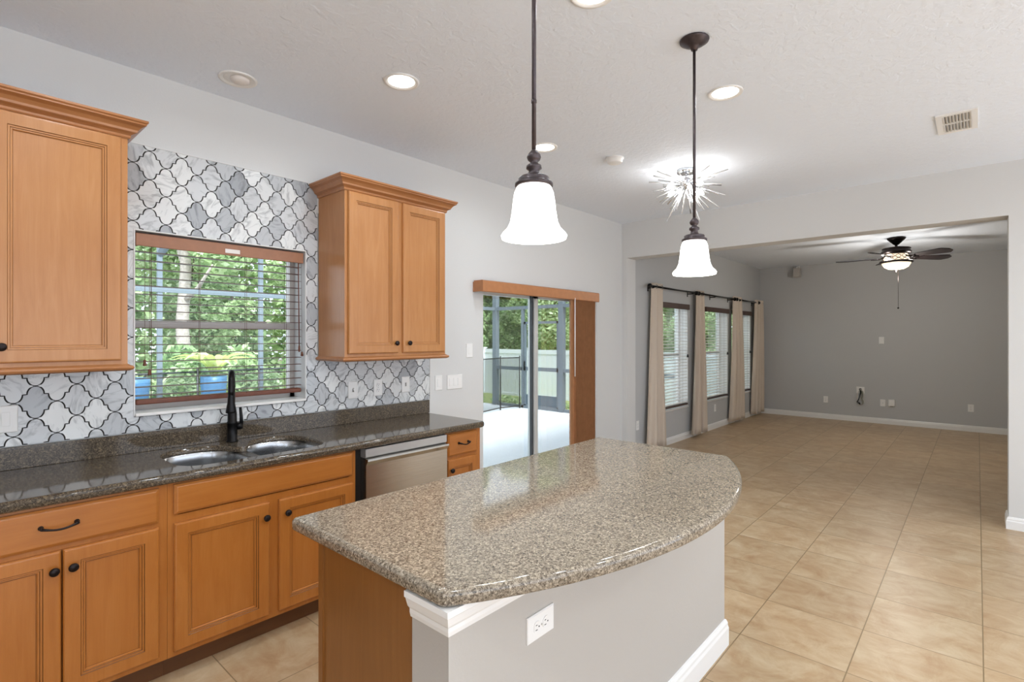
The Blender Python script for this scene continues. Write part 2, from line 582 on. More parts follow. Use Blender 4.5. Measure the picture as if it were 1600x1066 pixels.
def holed_wall(name, mat, xs0, xs1, z0, z1, y0, y1, holes, mapfn=None):
    fn = mapfn or (lambda a, b, c: (a, b, c))
    xs = sorted({xs0, xs1} | {h[0] for h in holes} | {h[1] for h in holes})
    zs = sorted({z0, z1} | {h[2] for h in holes} | {h[3] for h in holes})
    xs = [x for x in xs if xs0 <= x <= xs1]; zs = [z for z in zs if z0 <= z <= z1]
    def solid(i, j):
        if i < 0 or j < 0 or i >= len(xs) - 1 or j >= len(zs) - 1: return False
        cx, cz = (xs[i] + xs[i + 1]) / 2, (zs[j] + zs[j + 1]) / 2
        return not any(h[0] < cx < h[1] and h[2] < cz < h[3] for h in holes)
    m = MB()
    def quad(*p): m.f([m.v(fn(*q)) for q in p])
    for i in range(len(xs) - 1):
        for j in range(len(zs) - 1):
            if not solid(i, j): continue
            a, b, c, d = xs[i], xs[i + 1], zs[j], zs[j + 1]
            quad((a, y0, c), (b, y0, c), (b, y0, d), (a, y0, d))
            quad((a, y1, c), (a, y1, d), (b, y1, d), (b, y1, c))
            if not solid(i - 1, j): quad((a, y0, c), (a, y0, d), (a, y1, d), (a, y1, c))
            if not solid(i + 1, j): quad((b, y0, c), (b, y1, c), (b, y1, d), (b, y0, d))
            if not solid(i, j - 1): quad((a, y0, c), (a, y1, c), (b, y1, c), (b, y0, c))
            if not solid(i, j + 1): quad((a, y0, d), (b, y0, d), (b, y1, d), (a, y1, d))
    bmesh.ops.remove_doubles(m.bm, verts=m.bm.verts, dist=1e-5)
    return struct(m.build(name, mat))

KW = (0.722, 1.628, 1.092, 2.041)              # kitchen window hole
SD = (3.25, 5.07, 0.0, 1.965)                  # sliding door hole
FW = [(6.57, 7.57, 0.475, 1.985), (8.2, 9.23, 0.475, 1.985), (9.42, 10.43, 0.475, 1.985)]
holed_wall('wall_left', 'wall_paint', XB, XO + TO, 0, 3.0, 0.0, 0.2, [KW, SD])
holed_wall('wall_left_far', 'far_paint', XO + TO, XF + 0.15, 0, 3.0, 0.0, 0.2, FW)
struct(MB().box(XF, XF + 0.15, -5.0, 0.0, 0, 3.0).build('wall_far', 'far_paint'))
struct(MB().box(XO + TO, XF, -5.15, -5.0, 0, 3.0).build('wall_right_far', 'far_paint'))
# wall with the wide opening : short pier, header, long right piece
holed_wall('wall_right', 'wall_paint', YB, 0.0, 0, 3.0, XO, XO + TO, [(YJR, YJL, -1, SOF)], lambda a, b, c: (b, a, c))
# unseen side behind the viewer : two wide openings added to let daylight in
holed_wall('wall_rear', 'wall_paint', XB, XO, 0, 3.0, YB - 0.15, YB, [(-2.3, 1.5, 0.0, 2.5), (1.9, 5.4, 0.0, 2.5)])
holed_wall('wall_side', 'wall_paint', YB, 0.0, 0, 3.0, XB - 0.15, XB, [(-5.7, -3.5, 0.9, 2.3)], lambda a, b, c: (b, a, c))  # unseen side opening added to bring more light to the left
struct(MB().box(XB, XO + TO * 0.5, YB, 0.0, H, H + 0.12).build('ceiling', 'ceiling_paint'))
struct(MB().box(XO + TO * 0.5, XF, -5.0, 0.0, HF, HF + 0.12).build('ceiling_far', 'ceiling_paint'))
struct(MB().box(XB - 0.15, XF + 0.15, -6.35, 0.2, -0.15, 0.0).build('floor', 'floor_tile'))

# baseboards
BB = [(0, 0), (0.016, 0), (0.016, 0.062), (0.012, 0.07), (0.012, 0.08), (0.006, 0.092), (0, 0.095)]
def baseboard(name, path):
    return struct(MB().sweep(BB, path).build(name, 'trim_white'))
baseboard('baseboard_left', [(2.64, 0), (3.25, 0)])
baseboard('baseboard_corner', [(5.07, 0), (XO, 0), (XO, YJL), (XO + TO, YJL), (XO + TO, 0), (XF, 0), (XF, -5.0)])
baseboard('baseboard_right', [(XO + TO, -5.0), (XO + TO, YJR), (XO, YJR), (XO, YB)])

# ---- kitchen window
wx0, wx1, wz0, wz1 = KW
w1 = MB()
for a, b, c, d in ((wx0, wx0 + 0.03, wz0 + 0.012, wz1), (wx1 - 0.03, wx1, wz0 + 0.012, wz1), (wx0, wx1, wz0 + 0.012, wz0 + 0.05), (wx0, wx1, wz1 - 0.03, wz1)):
    w1.box(a, b, 0.14, 0.195, c, d)
w1 = struct(w1.build('window_1', 'window_frame'))
w1['_o'] = (0, 0, 0)
m = MB(); m.box(wx0 + 0.03, wx1 - 0.03, 0.13, 0.165, 1.545, 1.585, 0.004); m.box(wx0 + 0.03, wx1 - 0.03, 0.122, 0.13, 1.568, 1.58)
m.box(1.0, 1.06, 0.118, 0.13, 1.582, 1.592); m.box(1.38, 1.44, 0.118, 0.13, 1.582, 1.592)
m.build('sash', 'window_frame', w1)
MB().box(wx0 + 0.03, wx1 - 0.03, 0.166, 0.17, wz0 + 0.05, wz1 - 0.03).build('pane', 'pane_glass', w1)
# marble sill and thin white metal edge round the tiled opening
struct(MB().box(wx0, wx1, -0.022, 0.14, wz0 - 0.004, wz0 + 0.012, 0.003).build('trim_sill', 'sill_marble'))
m = MB()
for a, b, c, d in ((wx0 - 0.006, wx0, wz0, wz1 + 0.006), (wx1, wx1 + 0.006, wz0, wz1 + 0.006), (wx0, wx1, wz1, wz1 + 0.006)):
    m.box(a, b, -0.013, 0.0, c, d)
struct(m.build('trim_window', 'tile_edge'))

# ---- far windows
for i, (a, b, c, d) in enumerate(FW):
    w = MB()
    for p in ((a, a + 0.035, c, d), (b - 0.035, b, c, d), (a, b, c, c + 0.04), (a, b, d - 0.035, d)):
        w.box(p[0], p[1], 0.13, 0.19, p[2], p[3])
    w = struct(w.build('window_%d' % (i + 2), 'trim_white'))
    w['_o'] = (0, 0, 0)
    m = MB()
    for p in ((a, a + 0.004, c + 0.004, d), (b - 0.004, b, c + 0.004, d), (a, b, d - 0.004, d)):
        m.box(p[0], p[1], 0.0, 0.13, p[2], p[3])
    m.build('jamb_liner', 'trim_white', w)
    MB().box(a + 0.035, b - 0.035, 0.125, 0.16, 1.22, 1.26).build('sash', 'aluminium', w)
    MB().box(a + 0.035, b - 0.035, 0.165, 0.169, c + 0.04, d - 0.035).build('pane', 'pane_glass', w)
    struct(MB().box(a, b, -0.015, 0.13, c - 0.012, c + 0.004).build('trim_far_sill', 'sill_marble'))

# ---- sliding door
a, b, c, d = SD
dr = MB()
for p in ((a, a + 0.03, c, d), (b - 0.03, b, c, d), (a, b, d - 0.03, d), (a, b, c, c + 0.02)):
    dr.box(p[0], p[1], 0.06, 0.18, p[2], p[3])
dr = struct(dr.build('door_1', 'door_frame_light'))
dr['_o'] = (0, 0, 0)
def slider_panel(x0, x1, y, nm):
    m = MB()
    m.box(x0, x0 + 0.055, y, y + 0.035, 0.02, d - 0.03); m.box(x1 - 0.055, x1, y, y + 0.035, 0.02, d - 0.03)
    m.box(x0, x1, y, y + 0.035, 0.02, 0.09); m.box(x0, x1, y, y + 0.035, d - 0.085, d - 0.03)
    q = m.build(nm, 'door_frame_light', dr)
    q['_o'] = (0, 0, 0)
    MB().box(x0 + 0.055, x1 - 0.055, y + 0.015, y + 0.02, 0.09, d - 0.085).build('pane', 'pane_glass', q)
    return q
slider_panel(a + 0.03, 4.10, 0.12, 'door_panel')
q = slider_panel(4.045, b - 0.03, 0.07, 'door_panel')
MB().box(4.1, 4.122, 0.112, 0.119, 0.03, d - 0.05).build('seal', 'gasket', q)
MB().box(4.028, 4.044, 0.085, 0.118, 0.03, d - 0.05).build('seal', 'gasket', q)

# ------------------------------------------------------------------ lantern tile backsplash
def lantern_backsplash():
    px, pz = 0.147, 0.1487
    x0n, z0n = 0.345, 1.271
    rects = [(-1.6, 2.645, 1.008, 1.352), (0.60, 1.712, 1.35, 2.483)]
    hole = (wx0 - 0.006, wx1 + 0.006, wz0 - 0.006, wz1 + 0.006)
    A, B = px / 2, pz / 2
    # quarter outline from the top (0,B) to the right tip (A,0)
    q = []
    n = 7
    for i in range(n + 1):
        t = PI / 2 * i / n
        q.append((0.40 * A * math.sin(t), 0.51 * B + 0.49 * B * math.cos(t)))
    q2 = [(A - x, B - z) for x, z in q[::-1]]
    quarter = q + q2
    outline = list(quarter)
    outline += [(x, -z) for x, z in quarter[::-1][1:]]
    outline += [(-x, -z) for x, z in quarter[1:]]
    outline += [(-x, z) for x, z in quarter[::-1][1:-1]]
    # inset by the grout width
    def inset(pts, w):
        out = []
        k = len(pts)
        for i in range(k):
            p0, p1, p2 = Vector(pts[i - 1]), Vector(pts[i]), Vector(pts[(i + 1) % k])
            d0, d1 = (p1 - p0), (p2 - p1)
            if d0.length < 1e-6 or d1.length < 1e-6:
                out.append(tuple(p1)); continue
            d0.normalize(); d1.normalize()
            nn = Vector((d0.y, -d0.x)) + Vector((d1.y, -d1.x))
            if nn.length < 1e-4: nn = Vector((d0.y, -d0.x))
            nn.normalize()
            out.append((p1.x - nn.x * w, p1.y - nn.y * w))
        return out
    def clip(pts, xa, xb, za, zb):
        for ax, lim, sg in ((0, xa, 1), (0, xb, -1), (1, za, 1), (1, zb, -1)):
            res = []
            for i in range(len(pts)):
                p, r = pts[i - 1], pts[i]
                ip, ir = sg * (p[ax] - lim) >= 0, sg * (r[ax] - lim) >= 0
                if ip != ir:
                    t = (lim - p[ax]) / (r[ax] - p[ax])
                    res.append((p[0] + (r[0] - p[0]) * t, p[1] + (r[1] - p[1]) * t))
                if ir: res.append(r)
            pts = res
            if len(pts) < 3: return []
        return pts
    # signed direction check
    area = sum(outline[i - 1][0] * outline[i][1] - outline[i][0] * outline[i - 1][1] for i in range(len(outline)))
    w = 0.0031 if area < 0 else -0.0031
    small = inset(outline, -w if area > 0 else -w)
    # choose the direction that shrinks
    def ar(p): return abs(sum(p[i - 1][0] * p[i][1] - p[i][0] * p[i - 1][1] for i in range(len(p))))
    if ar(small) > ar(outline): small = inset(outline, w)
    right = sorted([(z, x) for x, z in small if x > 1e-5])
    half = [(min(z for z, x in right) - 0.0006, 0.004)] + right + [(max(z for z, x in right) + 0.0006, 0.004)]
    bm = bmesh.new()
    cl = bm.loops.layers.float_color.new('tilecol')
    rnd = random.Random(3)
    yf, yb = -0.0085, -0.0045
    # zones : the plane split so that the window opening stays free
    zones = [(-1.6, 2.645, 1.008, hole[2]), (-1.6, hole[0], hole[2], 1.352), (hole[1], 2.645, hole[2], 1.352),
             (0.60, hole[0], 1.352, hole[3]), (hole[1], 1.712, 1.352, hole[3]), (0.60, 1.712, hole[3], 2.483)]
    for i in range(-30, 40):
        for j in range(-10, 22):
            for h in (0, 1):
                cx = x0n + px * i + (A if h else 0)
                cz = z0n + pz * j - B + (B if h else 0)
                if not (-1.8 < cx < 2.8 and 0.9 < cz < 2.6): continue
                r = rnd.random(); g = rnd.random(); bcol = rnd.random()
                tone = 0.12 + 0.88 * r ** 0.8
                for zx0, zx1, zz0, zz1 in zones:
                    if cx + A < zx0 or cx - A > zx1 or cz + B < zz0 or cz - B > zz1: continue
                    for (za, wa), (zb, wb) in zip(half, half[1:]):
                        pts = clip([(cx - wa, cz + za), (cx + wa, cz + za), (cx + wb, cz + zb), (cx - wb, cz + zb)], zx0, zx1, zz0, zz1)
                        cc = []
                        for p in pts:
                            if not cc or (abs(p[0] - cc[-1][0]) + abs(p[1] - cc[-1][1])) > 1e-5: cc.append(p)
                        if len(cc) > 1 and abs(cc[0][0] - cc[-1][0]) + abs(cc[0][1] - cc[-1][1]) < 1e-5: cc.pop()
                        if len(cc) < 3: continue
                        fs = [bm.faces.new([bm.verts.new((p[0], yf, p[1])) for p in cc])]
                        for s_ in (-1, 1):      # thickness at the outline
                            pa, pb = (cx + s_ * wa, cz + za), (cx + s_ * wb, cz + zb)
                            if all(zx0 <= p[0] <= zx1 and zz0 <= p[1] <= zz1 for p in (pa, pb)):
                                q4 = [bm.verts.new((p[0], y_, p[1])) for p, y_ in ((pa, yf), (pb, yf), (pb, yb), (pa, yb))]
                                fs.append(bm.faces.new(q4 if s_ > 0 else q4[::-1]))
                        for fc in fs:
                            for lp in fc.loops: lp[cl] = (tone, g, bcol, 1)
    me = bpy.data.meshes.new('backsplash_tile'); bm.to_mesh(me); bm.free()
    me.materials.append(MATS['lantern_marble'])
    g = MB()
    for zx0, zx1, zz0, zz1 in zones: g.box(zx0, zx1, -0.0062, -0.0005, zz0, zz1)
    root = g.build('wall_backsplash', 'grout_dark'); root['_o'] = (0, 0, 0)
    struct(root, 'grey marble lantern tile backsplash with dark grout around the kitchen window')
    o = bpy.data.objects.new('marble_tile', me); COL.objects.link(o); o.parent = root
    e = MB().box(1.71, 1.716, -0.012, 0, 2.3, 2.483); e.box(0.6, 1.716, -0.012, 0, 2.483, 2.488)
    e.box(2.645, 2.65, -0.012, 0, 1.008, 1.35)
    o2 = e.build('edge_strip', 'tile_edge', root)
lantern_backsplash()

# ------------------------------------------------------------------ cabinets
DOOR = [(0.0, 0.0), (0.0, 0.012), (0.004, 0.018), (0.008, 0.019), (0.052, 0.019), (0.0545, 0.0145), (0.060, 0.0145), (0.0622, 0.0105), (0.067, 0.0105), (0.070, 0.004), (0.0718, 0.004), (0.078, 0.004)]
GLAZE = ((4, 5), (6, 7), (9, 10))
DRAWER = [(0.0, 0.0), (0.0, 0.011), (0.010, 0.018), (0.013, 0.019)]
def knob(p, par):
    x, y, z = p
    return MB().lathe([(0.005, 0), (0.005, -0.012), (0.0155, -0.016), (0.0165, -0.021), (0.013, -0.026), (0.001, -0.0275)], (x, y, z), 'y', 18).build('knob', 'bronze', par)
def pull(xc, y, z, w, par):
    pts = [(xc + w * t, y - 0.024 - 0.006 * math.cos(t * PI), z - 0.010 * math.cos(t * PI) + 0.003) for t in [i / 10 - 0.5 for i in range(11)]]
    m = MB().tube(pts, [0.0055, 0.005, 0.0042, 0.004, 0.004, 0.004, 0.004, 0.004, 0.0042, 0.005, 0.0055], 8)
    for s in (-1, 1):
        m.tube([(xc + s * w / 2, y, z + 0.003), (xc + s * w / 2, y - 0.026, z + 0.003)], [0.007, 0.0055], 8)
        m.lathe([(0.009, 0), (0.008, -0.004), (0.001, -0.0045)], (xc + s * w / 2, y, z + 0.003), 'y', 12)
    return m.build('handle', 'bronze', par)
def door(par, x0, x1, z0, z1, y, mat, kn=None):
    d = MB().panel(x0, x1, z0, z1, y, DOOR, GLAZE).build('door', [mat, 'glaze_base' if 'base' in mat else 'glaze_upper'], par)
    if kn: knob((kn[0], y - 0.019, kn[1]), d)
    return d
def drawer(par, x0, x1, z0, z1, y, mat, hw=None, name='drawer'):
    d = MB().panel(x0, x1, z0, z1, y, DRAWER).build(name, mat, par)
    if hw: pull((x0 + x1) / 2, y - 0.019, (z0 + z1) / 2 + 0.004, hw, d)
    return d

CROWN = [(-0.004, 0.0), (0.006, 0.0), (0.010, 0.006), (0.010, 0.016), (0.016, 0.022), (0.024, 0.026), (0.030, 0.030), (0.033, 0.040), (0.044, 0.055), (0.056, 0.063), (0.060, 0.066), (0.060, 0.072), (0.066, 0.078), (0.066, 0.088), (-0.004, 0.088)]
def upper(name, x0, x1, doors, label, left_side=True):
    zb, zt = 1.372, 2.40
    t = thing(name, ((x0 + x1) / 2, -0.17, zb), label, 'cabinet')
    MB().box(x0, x1, -0.31, -0.014, zb, zt).build('body', 'maple', t)
    f = MB()
    f.box(x0, x0 + 0.045, -0.33, -0.31, zb, zt); f.box(x1 - 0.045, x1, -0.33, -0.31, zb, zt)
    f.box(x0 + 0.045, x1 - 0.045, -0.33, -0.31, zb, zb + 0.045); f.box(x0 + 0.045, x1 - 0.045, -0.33, -0.31, zt - 0.045, zt + 0.01)
    for a, b in zip(doors, doors[1:]):
        f.box(a[1] - 0.01, b[0] + 0.01, -0.3297, -0.31, zb + 0.045, zt - 0.045)
    f.build('face_frame', 'maple', t)
    for a, b, kx in doors:
        door(t, a, b, 1.390, 2.394, -0.33, 'maple', (kx, 1.455))
    pr = [(o, zt - 0.003 + z * 0.92) for o, z in CROWN]
    path = [(x0, -0.014), (x0, -0.33), (x1, -0.33), (x1, -0.014)]
    # walking with the outside on the right
    path = path
    MB().sweep(pr, [(x1, -0.014), (x1, -0.33), (x0, -0.33), (x0, -0.014)][::-1] if False else fix(path)).build('crown_molding', 'maple_trim', t)
    rail = [(-0.01, zb - 0.03), (0.006, zb - 0.03), (0.018, zb - 0.024), (0.022, zb - 0.016), (0.018, zb - 0.008), (0.008, zb - 0.004), (0.004, zb), (-0.01, zb)]
    MB().sweep(rail, fix(path)).build('light_rail', 'maple_trim', t)
    return t
def fix(path):
    """order a path so that 'right of the walking direction' points away from its centre (paths round a box against the wall)"""
    p = [Vector(q) for q in path]
    d = (p[2] - p[1]).normalized(); r = Vector((d.y, -d.x))
    return path if r.y < 0 else path[::-1]

upper('wall_cabinet', -0.255, 0.622, [(-0.238, 0.158, 0.12), (0.172, 0.596, 0.207)],
      'honey maple wall cabinet with crown molding left of the kitchen window')
upper('wall_cabinet', 1.716, 2.525, [(1.735, 2.104, 2.080), (2.142, 2.508, 2.184)],
      'two-door honey maple wall cabinet between the kitchen window and sliding door')

YB0 = -0.60
def base_cab(name, x0, x1, label, right_panel=False):
    t = thing(name, ((x0 + x1) / 2, -0.3, 0), label, 'cabinet')
    m = MB()
    if right_panel:      # open top for the bowls
        m.box(x0, x1, -0.58, -0.002, 0.10, 0.60); m.box(x0, x0 + 0.018, -0.58, -0.002, 0.60, 0.86); m.box(x1 - 0.018, x1, -0.58, -0.002, 0.60, 0.86); m.box(x0 + 0.018, x1 - 0.018, -0.58, -0.57, 0.60, 0.86)
    else:
        m.box(x0, x1, -0.58, -0.002, 0.10, 0.86)
    m.build('body', 'maple_base', t)
    MB().box(x0, x1, -0.535, -0.5, 0.0, 0.10).build('toe_kick', 'toe_wood', t)
    return t
def frame(t, x0, x1, vert, horiz):
    f = MB()
    f.box(x0, x0 + 0.04, -0.60, -0.58, 0.10, 0.865); f.box(x1 - 0.04, x1, -0.60, -0.58, 0.10, 0.865)
    for z0, z1 in horiz: f.box(x0 + 0.04, x1 - 0.04, -0.60, -0.58, z0, z1)
    for a, b in vert: f.box(a, b, -0.5997, -0.58, 0.14, horiz[-1][0] if len(horiz) == 2 else horiz[1][0])
    f.build('face_frame', 'maple_base', t)

HZ = [(0.10, 0.14), (0.672, 0.715), (0.84, 0.865)]
t = base_cab('base_cabinet', -0.02, 0.705, 'maple base cabinet under the left end of the counter, one drawer over two doors')
frame(t, -0.02, 0.705, [], HZ)
door(t, 0.02, 0.3525, 0.125, 0.682, YB0, 'maple_base', (0.330, 0.612))
door(t, 0.3575, 0.672, 0.125, 0.682, YB0, 'maple_base', (0.386, 0.612))
drawer(t, 0.02, 0.672, 0.702, 0.848, YB0, 'maple_base_rail', 0.105)
t = base_cab('base_cabinet', -0.82, -0.021, 'maple base cabinet beyond the left edge of the counter run')
frame(t, -0.82, -0.021, [], HZ)
door(t, -0.78, -0.425, 0.125, 0.682, YB0, 'maple_base', (-0.45, 0.612))
door(t, -0.42, -0.06, 0.125, 0.682, YB0, 'maple_base', (-0.39, 0.612))
drawer(t, -0.78, -0.06, 0.702, 0.848, YB0, 'maple_base_rail', 0.105)
t = base_cab('sink_cabinet', 0.706, 1.622, 'maple sink base cabinet with plain false drawer front over two doors', True)
frame(t, 0.706, 1.622, [(1.13, 1.192)], HZ)
door(t, 0.728, 1.137, 0.125, 0.682, YB0, 'maple_base', (1.117, 0.612))
door(t, 1.186, 1.600, 0.125, 0.682, YB0, 'maple_base', (1.222, 0.612))
drawer(t, 0.728, 1.600, 0.722, 0.852, YB0, 'maple_base_rail', None, 'false_front')
t = base_cab('base_cabinet', 2.286, 2.612, 'narrow maple base cabinet at the counter end, right of the dishwasher')
frame(t, 2.286, 2.612, [], HZ)
door(t, 2.302, 2.572, 0.125, 0.682, YB0, 'maple_base', (2.325, 0.612))
drawer(t, 2.302, 2.572, 0.702, 0.850, YB0, 'maple_base_rail', 0.085)

# dishwasher
t = thing('dishwasher', (1.97, -0.3, 0), 'stainless steel dishwasher under the counter between two maple cabinets', 'dishwasher')
MB().box(1.635, 2.282, -0.575, -0.03, 0.02, 0.862).build('body', 'black_plastic', t)
d = MB()
prof = [(-0.575, 0.115), (-0.628, 0.115), (-0.632, 0.125), (-0.632, 0.765), (-0.640, 0.775), (-0.652, 0.790), (-0.650, 0.800), (-0.62, 0.803), (-0.575, 0.803)]
d.prism(prof, lambda u, w, tt: (tt, u, w), 1.672, 2.279)
d = d.build('door', 'steel', t)
MB().prism([(-0.575, 0.806), (-0.622, 0.806), (-0.628, 0.812), (-0.628, 0.856), (-0.575, 0.858)], lambda u, w, tt: (tt, u, w), 1.672, 2.279).build('control_strip', 'aluminium', t)
MB().box(1.64, 2.28, -0.53, -0.5, 0.0, 0.11).build('toe_kick', 'black_plastic', t)

# ------------------------------------------------------------------ kitchen counter
CT = 0.905
def bull(t, r):
    return [(0.0 - r, t), ] 
def counter_mesh(outline, hole, zt, th, r, wallsides=None, curved=False):
    """outline anticlockwise seen from above; edge rounded by r; hole = inner outline"""
    m = MB()
    n = len(outline)
    P = [Vector(p) for p in outline]
    def off(i, o):
        d0 = (P[i] - P[i - 1]).normalized(); d1 = (P[(i + 1) % n] - P[i]).normalized()
        n0, n1 = Vector((-d0.y, d0.x)), Vector((-d1.y, d1.x))
        mm = (n0 + n1) / max(0.2, 1 + n0.dot(n1))
        q = P[i] + mm * o
        return (q.x, q.y)
    steps = []
    for k2 in range(7):
        a = PI / 2 * k2 / 6
        steps.append((r * (1 - math.sin(a)), zt - r * (1 - math.cos(a))))
    steps2 = []
    rb = min(r, th - r) * 0.9
    for k2 in range(1, 7):
        a = PI / 2 * k2 / 6
        steps2.append((rb * (1 - math.cos(a)), zt - th + rb * (1 - math.sin(a))))
    loops = [[(*off(i, o), z) for i in range(n)] for o, z in steps + steps2]
    R = m.rings(loops, False, True, True)
    if hole is None:
        m.f(R[0][::-1])
    else:
        hv = [m.v((p[0], p[1], zt)) for p in hole]
        es = []
        for lp in (R[0], hv):
            for i in range(len(lp)):
                e = m.bm.edges.get((lp[i], lp[(i + 1) % len(lp)])) or m.bm.edges.new((lp[i], lp[(i + 1) % len(lp)]))
                es.append(e)
        bmesh.ops.triangle_fill(m.bm, use_beauty=True, use_dissolve=False, edges=es)
        lo = [m.v((p[0], p[1], zt - 0.028)) for p in hole]
        for i in range(len(hole)):
            j = (i + 1) % len(hole)
            m.f([hv[i], hv[j], lo[j], lo[i]], True)
        # open the underside over the sink
        fc = [f for f in m.bm.faces if len(f.verts) == n and all(abs(v.co.z - (zt - th)) < 1e-4 for v in f.verts)]
        bmesh.ops.delete(m.bm, geom=fc, context='FACES')
    return m
hole = catmull([(0.772, -0.32), (0.783, -0.19), (0.85, -0.105), (0.97, -0.09), (1.065, -0.125), (1.11, -0.225), (1.15, -0.275), (1.19, -0.225), (1.24, -0.125), (1.33, -0.09),
                (1.43, -0.105), (1.495, -0.19), (1.512, -0.32), (1.50, -0.46), (1.43, -0.545), (1.20, -0.555), (0.88, -0.555), (0.788, -0.49)], 4)
out = [(-0.85, -0.640), (2.60, -0.640), (2.626, -0.63), (2.636, -0.605), (2.636, -0.001), (-0.85, -0.001)]
cm = counter_mesh(out, hole, CT, 0.042, 0.016)
ct = tag(cm.build('countertop', 'quartz_dark', None, (1.0, -0.3, CT - 0.042)), 'long dark speckled quartz countertop along the window wall with sink cutout', 'countertop')
m = MB().box(-0.85, 2.636, -0.0215, -0.0065, CT, 1.004, 0.002)
m.build('backsplash_upstand', 'quartz_dark', ct)

# sink : two steel bowls under the cutout
t = thing('kitchen_sink', (1.14, -0.31, 0.68), 'double-bowl stainless steel sink set under the dark countertop', 'sink')
def bowl_outline(x0, x1, y0, y1, r, s=0.0, n=7):
    x0 += s; x1 -= s; y0 += s; y1 -= s
    r = max(0.01, r - s * 0.4)
    o = []
    for cx, cy, a0 in ((x1 - r, y1 - r, 0), (x0 + r, y1 - r, 90), (x0 + r, y0 + r, 180), (x1 - r, y0 + r, 270)):
        o += arc(cx, cy, r, a0, a0 + 90, n)
    return o
ZR = CT - 0.029
bowls = [(0.765, 1.132, -0.562, -0.075, 0.13), (1.172, 1.520, -0.562, -0.075, 0.13)]
m = MB()
oo = [m.v((*p, ZR)) for p in bowl_outline(0.75, 1.535, -0.568, -0.06, 0.12)]
es = [m.bm.edges.new((oo[i], oo[(i + 1) % len(oo)])) for i in range(len(oo))]
for bw in bowls:
    ii = [m.v((*p, ZR)) for p in bowl_outline(*bw)]
    es += [m.bm.edges.new((ii[i], ii[(i + 1) % len(ii)])) for i in range(len(ii))]
bmesh.ops.triangle_fill(m.bm, use_beauty=True, edges=es)
m.build('rim', 'steel_sink', t)
for bw in bowls:
    m = MB()
    loops = []
    for s, z in ((0, ZR), (0.004, ZR - 0.008), (0.006, ZR - 0.05), (0.010, ZR - 0.13), (0.018, ZR - 0.165), (0.035, ZR - 0.185), (0.06, ZR - 0.19)):
        loops.append([(*p, z) for p in bowl_outline(*bw, s=s)])
    m.rings(loops, False, True)
    b = m.build('bowl', 'steel_sink', t)
    cx, cy = (bw[0] + bw[1]) / 2, (bw[2] + bw[3]) / 2
    MB().lathe([(0.045, 0), (0.043, 0.003), (0.03, 0.0035), (0.028, 0.001), (0.001, 0.001)], (cx, cy, ZR - 0.1895), 'z', 20).build('drain', 'steel_bright', b)

# faucet
fx, fy = 1.163, -0.078
t = thing('kitchen_faucet', (fx, fy, CT), 'matte black gooseneck pull-down faucet behind the sink', 'faucet')
m = MB().lathe([(0.001, CT + 0.0005), (0.031, CT + 0.0005), (0.031, CT + 0.006), (0.026, CT + 0.01), (0.0255, CT + 0.10), (0.027, CT + 0.103), (0.027, CT + 0.11), (0.024, CT + 0.115), (0.0235, CT + 0.165), (0.020, CT + 0.172), (0.001, CT + 0.174)], (fx, fy, 0), 'z', 24)
m.build('base', 'black_metal', t)
dx, dy = -0.375, -0.927
R0 = 0.088
pts = [(fx, fy, CT + 0.165), (fx, fy, CT + 0.24), (fx, fy, CT + 0.30)]
for i in range(1, 13):
    a = PI * i / 12
    pts.append((fx + dx * R0 * (1 - math.cos(a)), fy + dy * R0 * (1 - math.cos(a)), CT + 0.30 + R0 * 1.1 * math.sin(a)))
pts.append((fx + dx * 0.176, fy + dy * 0.176, CT + 0.272))
MB().tube(pts, 0.0152, 14).build('spout', 'black_metal', t)
hx, hy = fx + dx * 0.176, fy + dy * 0.176
MB().lathe([(0.001, CT + 0.285), (0.0145, CT + 0.285), (0.016, CT + 0.27), (0.018, CT + 0.24), (0.026, CT + 0.195), (0.026, CT + 0.185), (0.001, CT + 0.183)], (hx, hy, 0), 'z', 20).build('spray_head', 'black_metal', t)
m = MB().tube([(fx + 0.02, fy - 0.004, CT + 0.085), (fx + 0.05, fy - 0.012, CT + 0.085)], [0.019, 0.019], 14)
m.tube([(fx + 0.045, fy - 0.01, CT + 0.09), (fx + 0.046, fy - 0.008, CT + 0.13), (fx + 0.042, fy - 0.004, CT + 0.19)], [0.010, 0.009, 0.007], 10)
m.build('handle', 'black_metal', t)

# ------------------------------------------------------------------ island
IX0, IX1 = 0.8236, 2.585
IYF, IYS, IYB = -2.305, -2.169, -1.704
CTI = 0.914
t = thing('kitchen_island', ((IX0 + IX1) / 2, -2.0, 0), 'kitchen island base with maple end panel and painted knee wall, both toned darker', 'kitchen island')
MB().box(IX0, IX1, IYS, -1.72, 0.10, 0.868).build('body', 'maple_base', t)
MB().box(IX0 + 0.0, IX1, IYS, -1.78, 0.0, 0.10).build('toe_kick', 'toe_wood', t)
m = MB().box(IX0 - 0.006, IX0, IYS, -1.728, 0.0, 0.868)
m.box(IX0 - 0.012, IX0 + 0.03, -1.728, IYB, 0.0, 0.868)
m.build('end_panel', 'maple_panel_shaded', t)
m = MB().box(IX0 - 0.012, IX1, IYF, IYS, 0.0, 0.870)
kw = m.build('knee_wall', 'knee_paint_dimmed', t)
xf = Matrix.Translation((0, 2 * -1.72, 0)) @ Matrix.Scale(-1, 4, (0, 1, 0))
for k2 in range(3):          # doors on the sink side
    a = IX0 + 0.05 + k2 * 0.565
    mm = MB(xf); mm.panel(a, a + 0.53, 0.125, 0.845, -1.72, DOOR); q = mm.build('door', 'maple_base', t)
    mm = MB(xf); mm.lathe([(0.005, 0), (0.005, -0.012), (0.0155, -0.016), (0.0165, -0.021), (0.013, -0.026), (0.001, -0.0275)], (a + 0.03, -1.739, 0.78), 'y', 18); mm.build('knob', 'bronze', q)
x0, x1, yb = IX0 - 0.012, IX1, IYS + 0.0
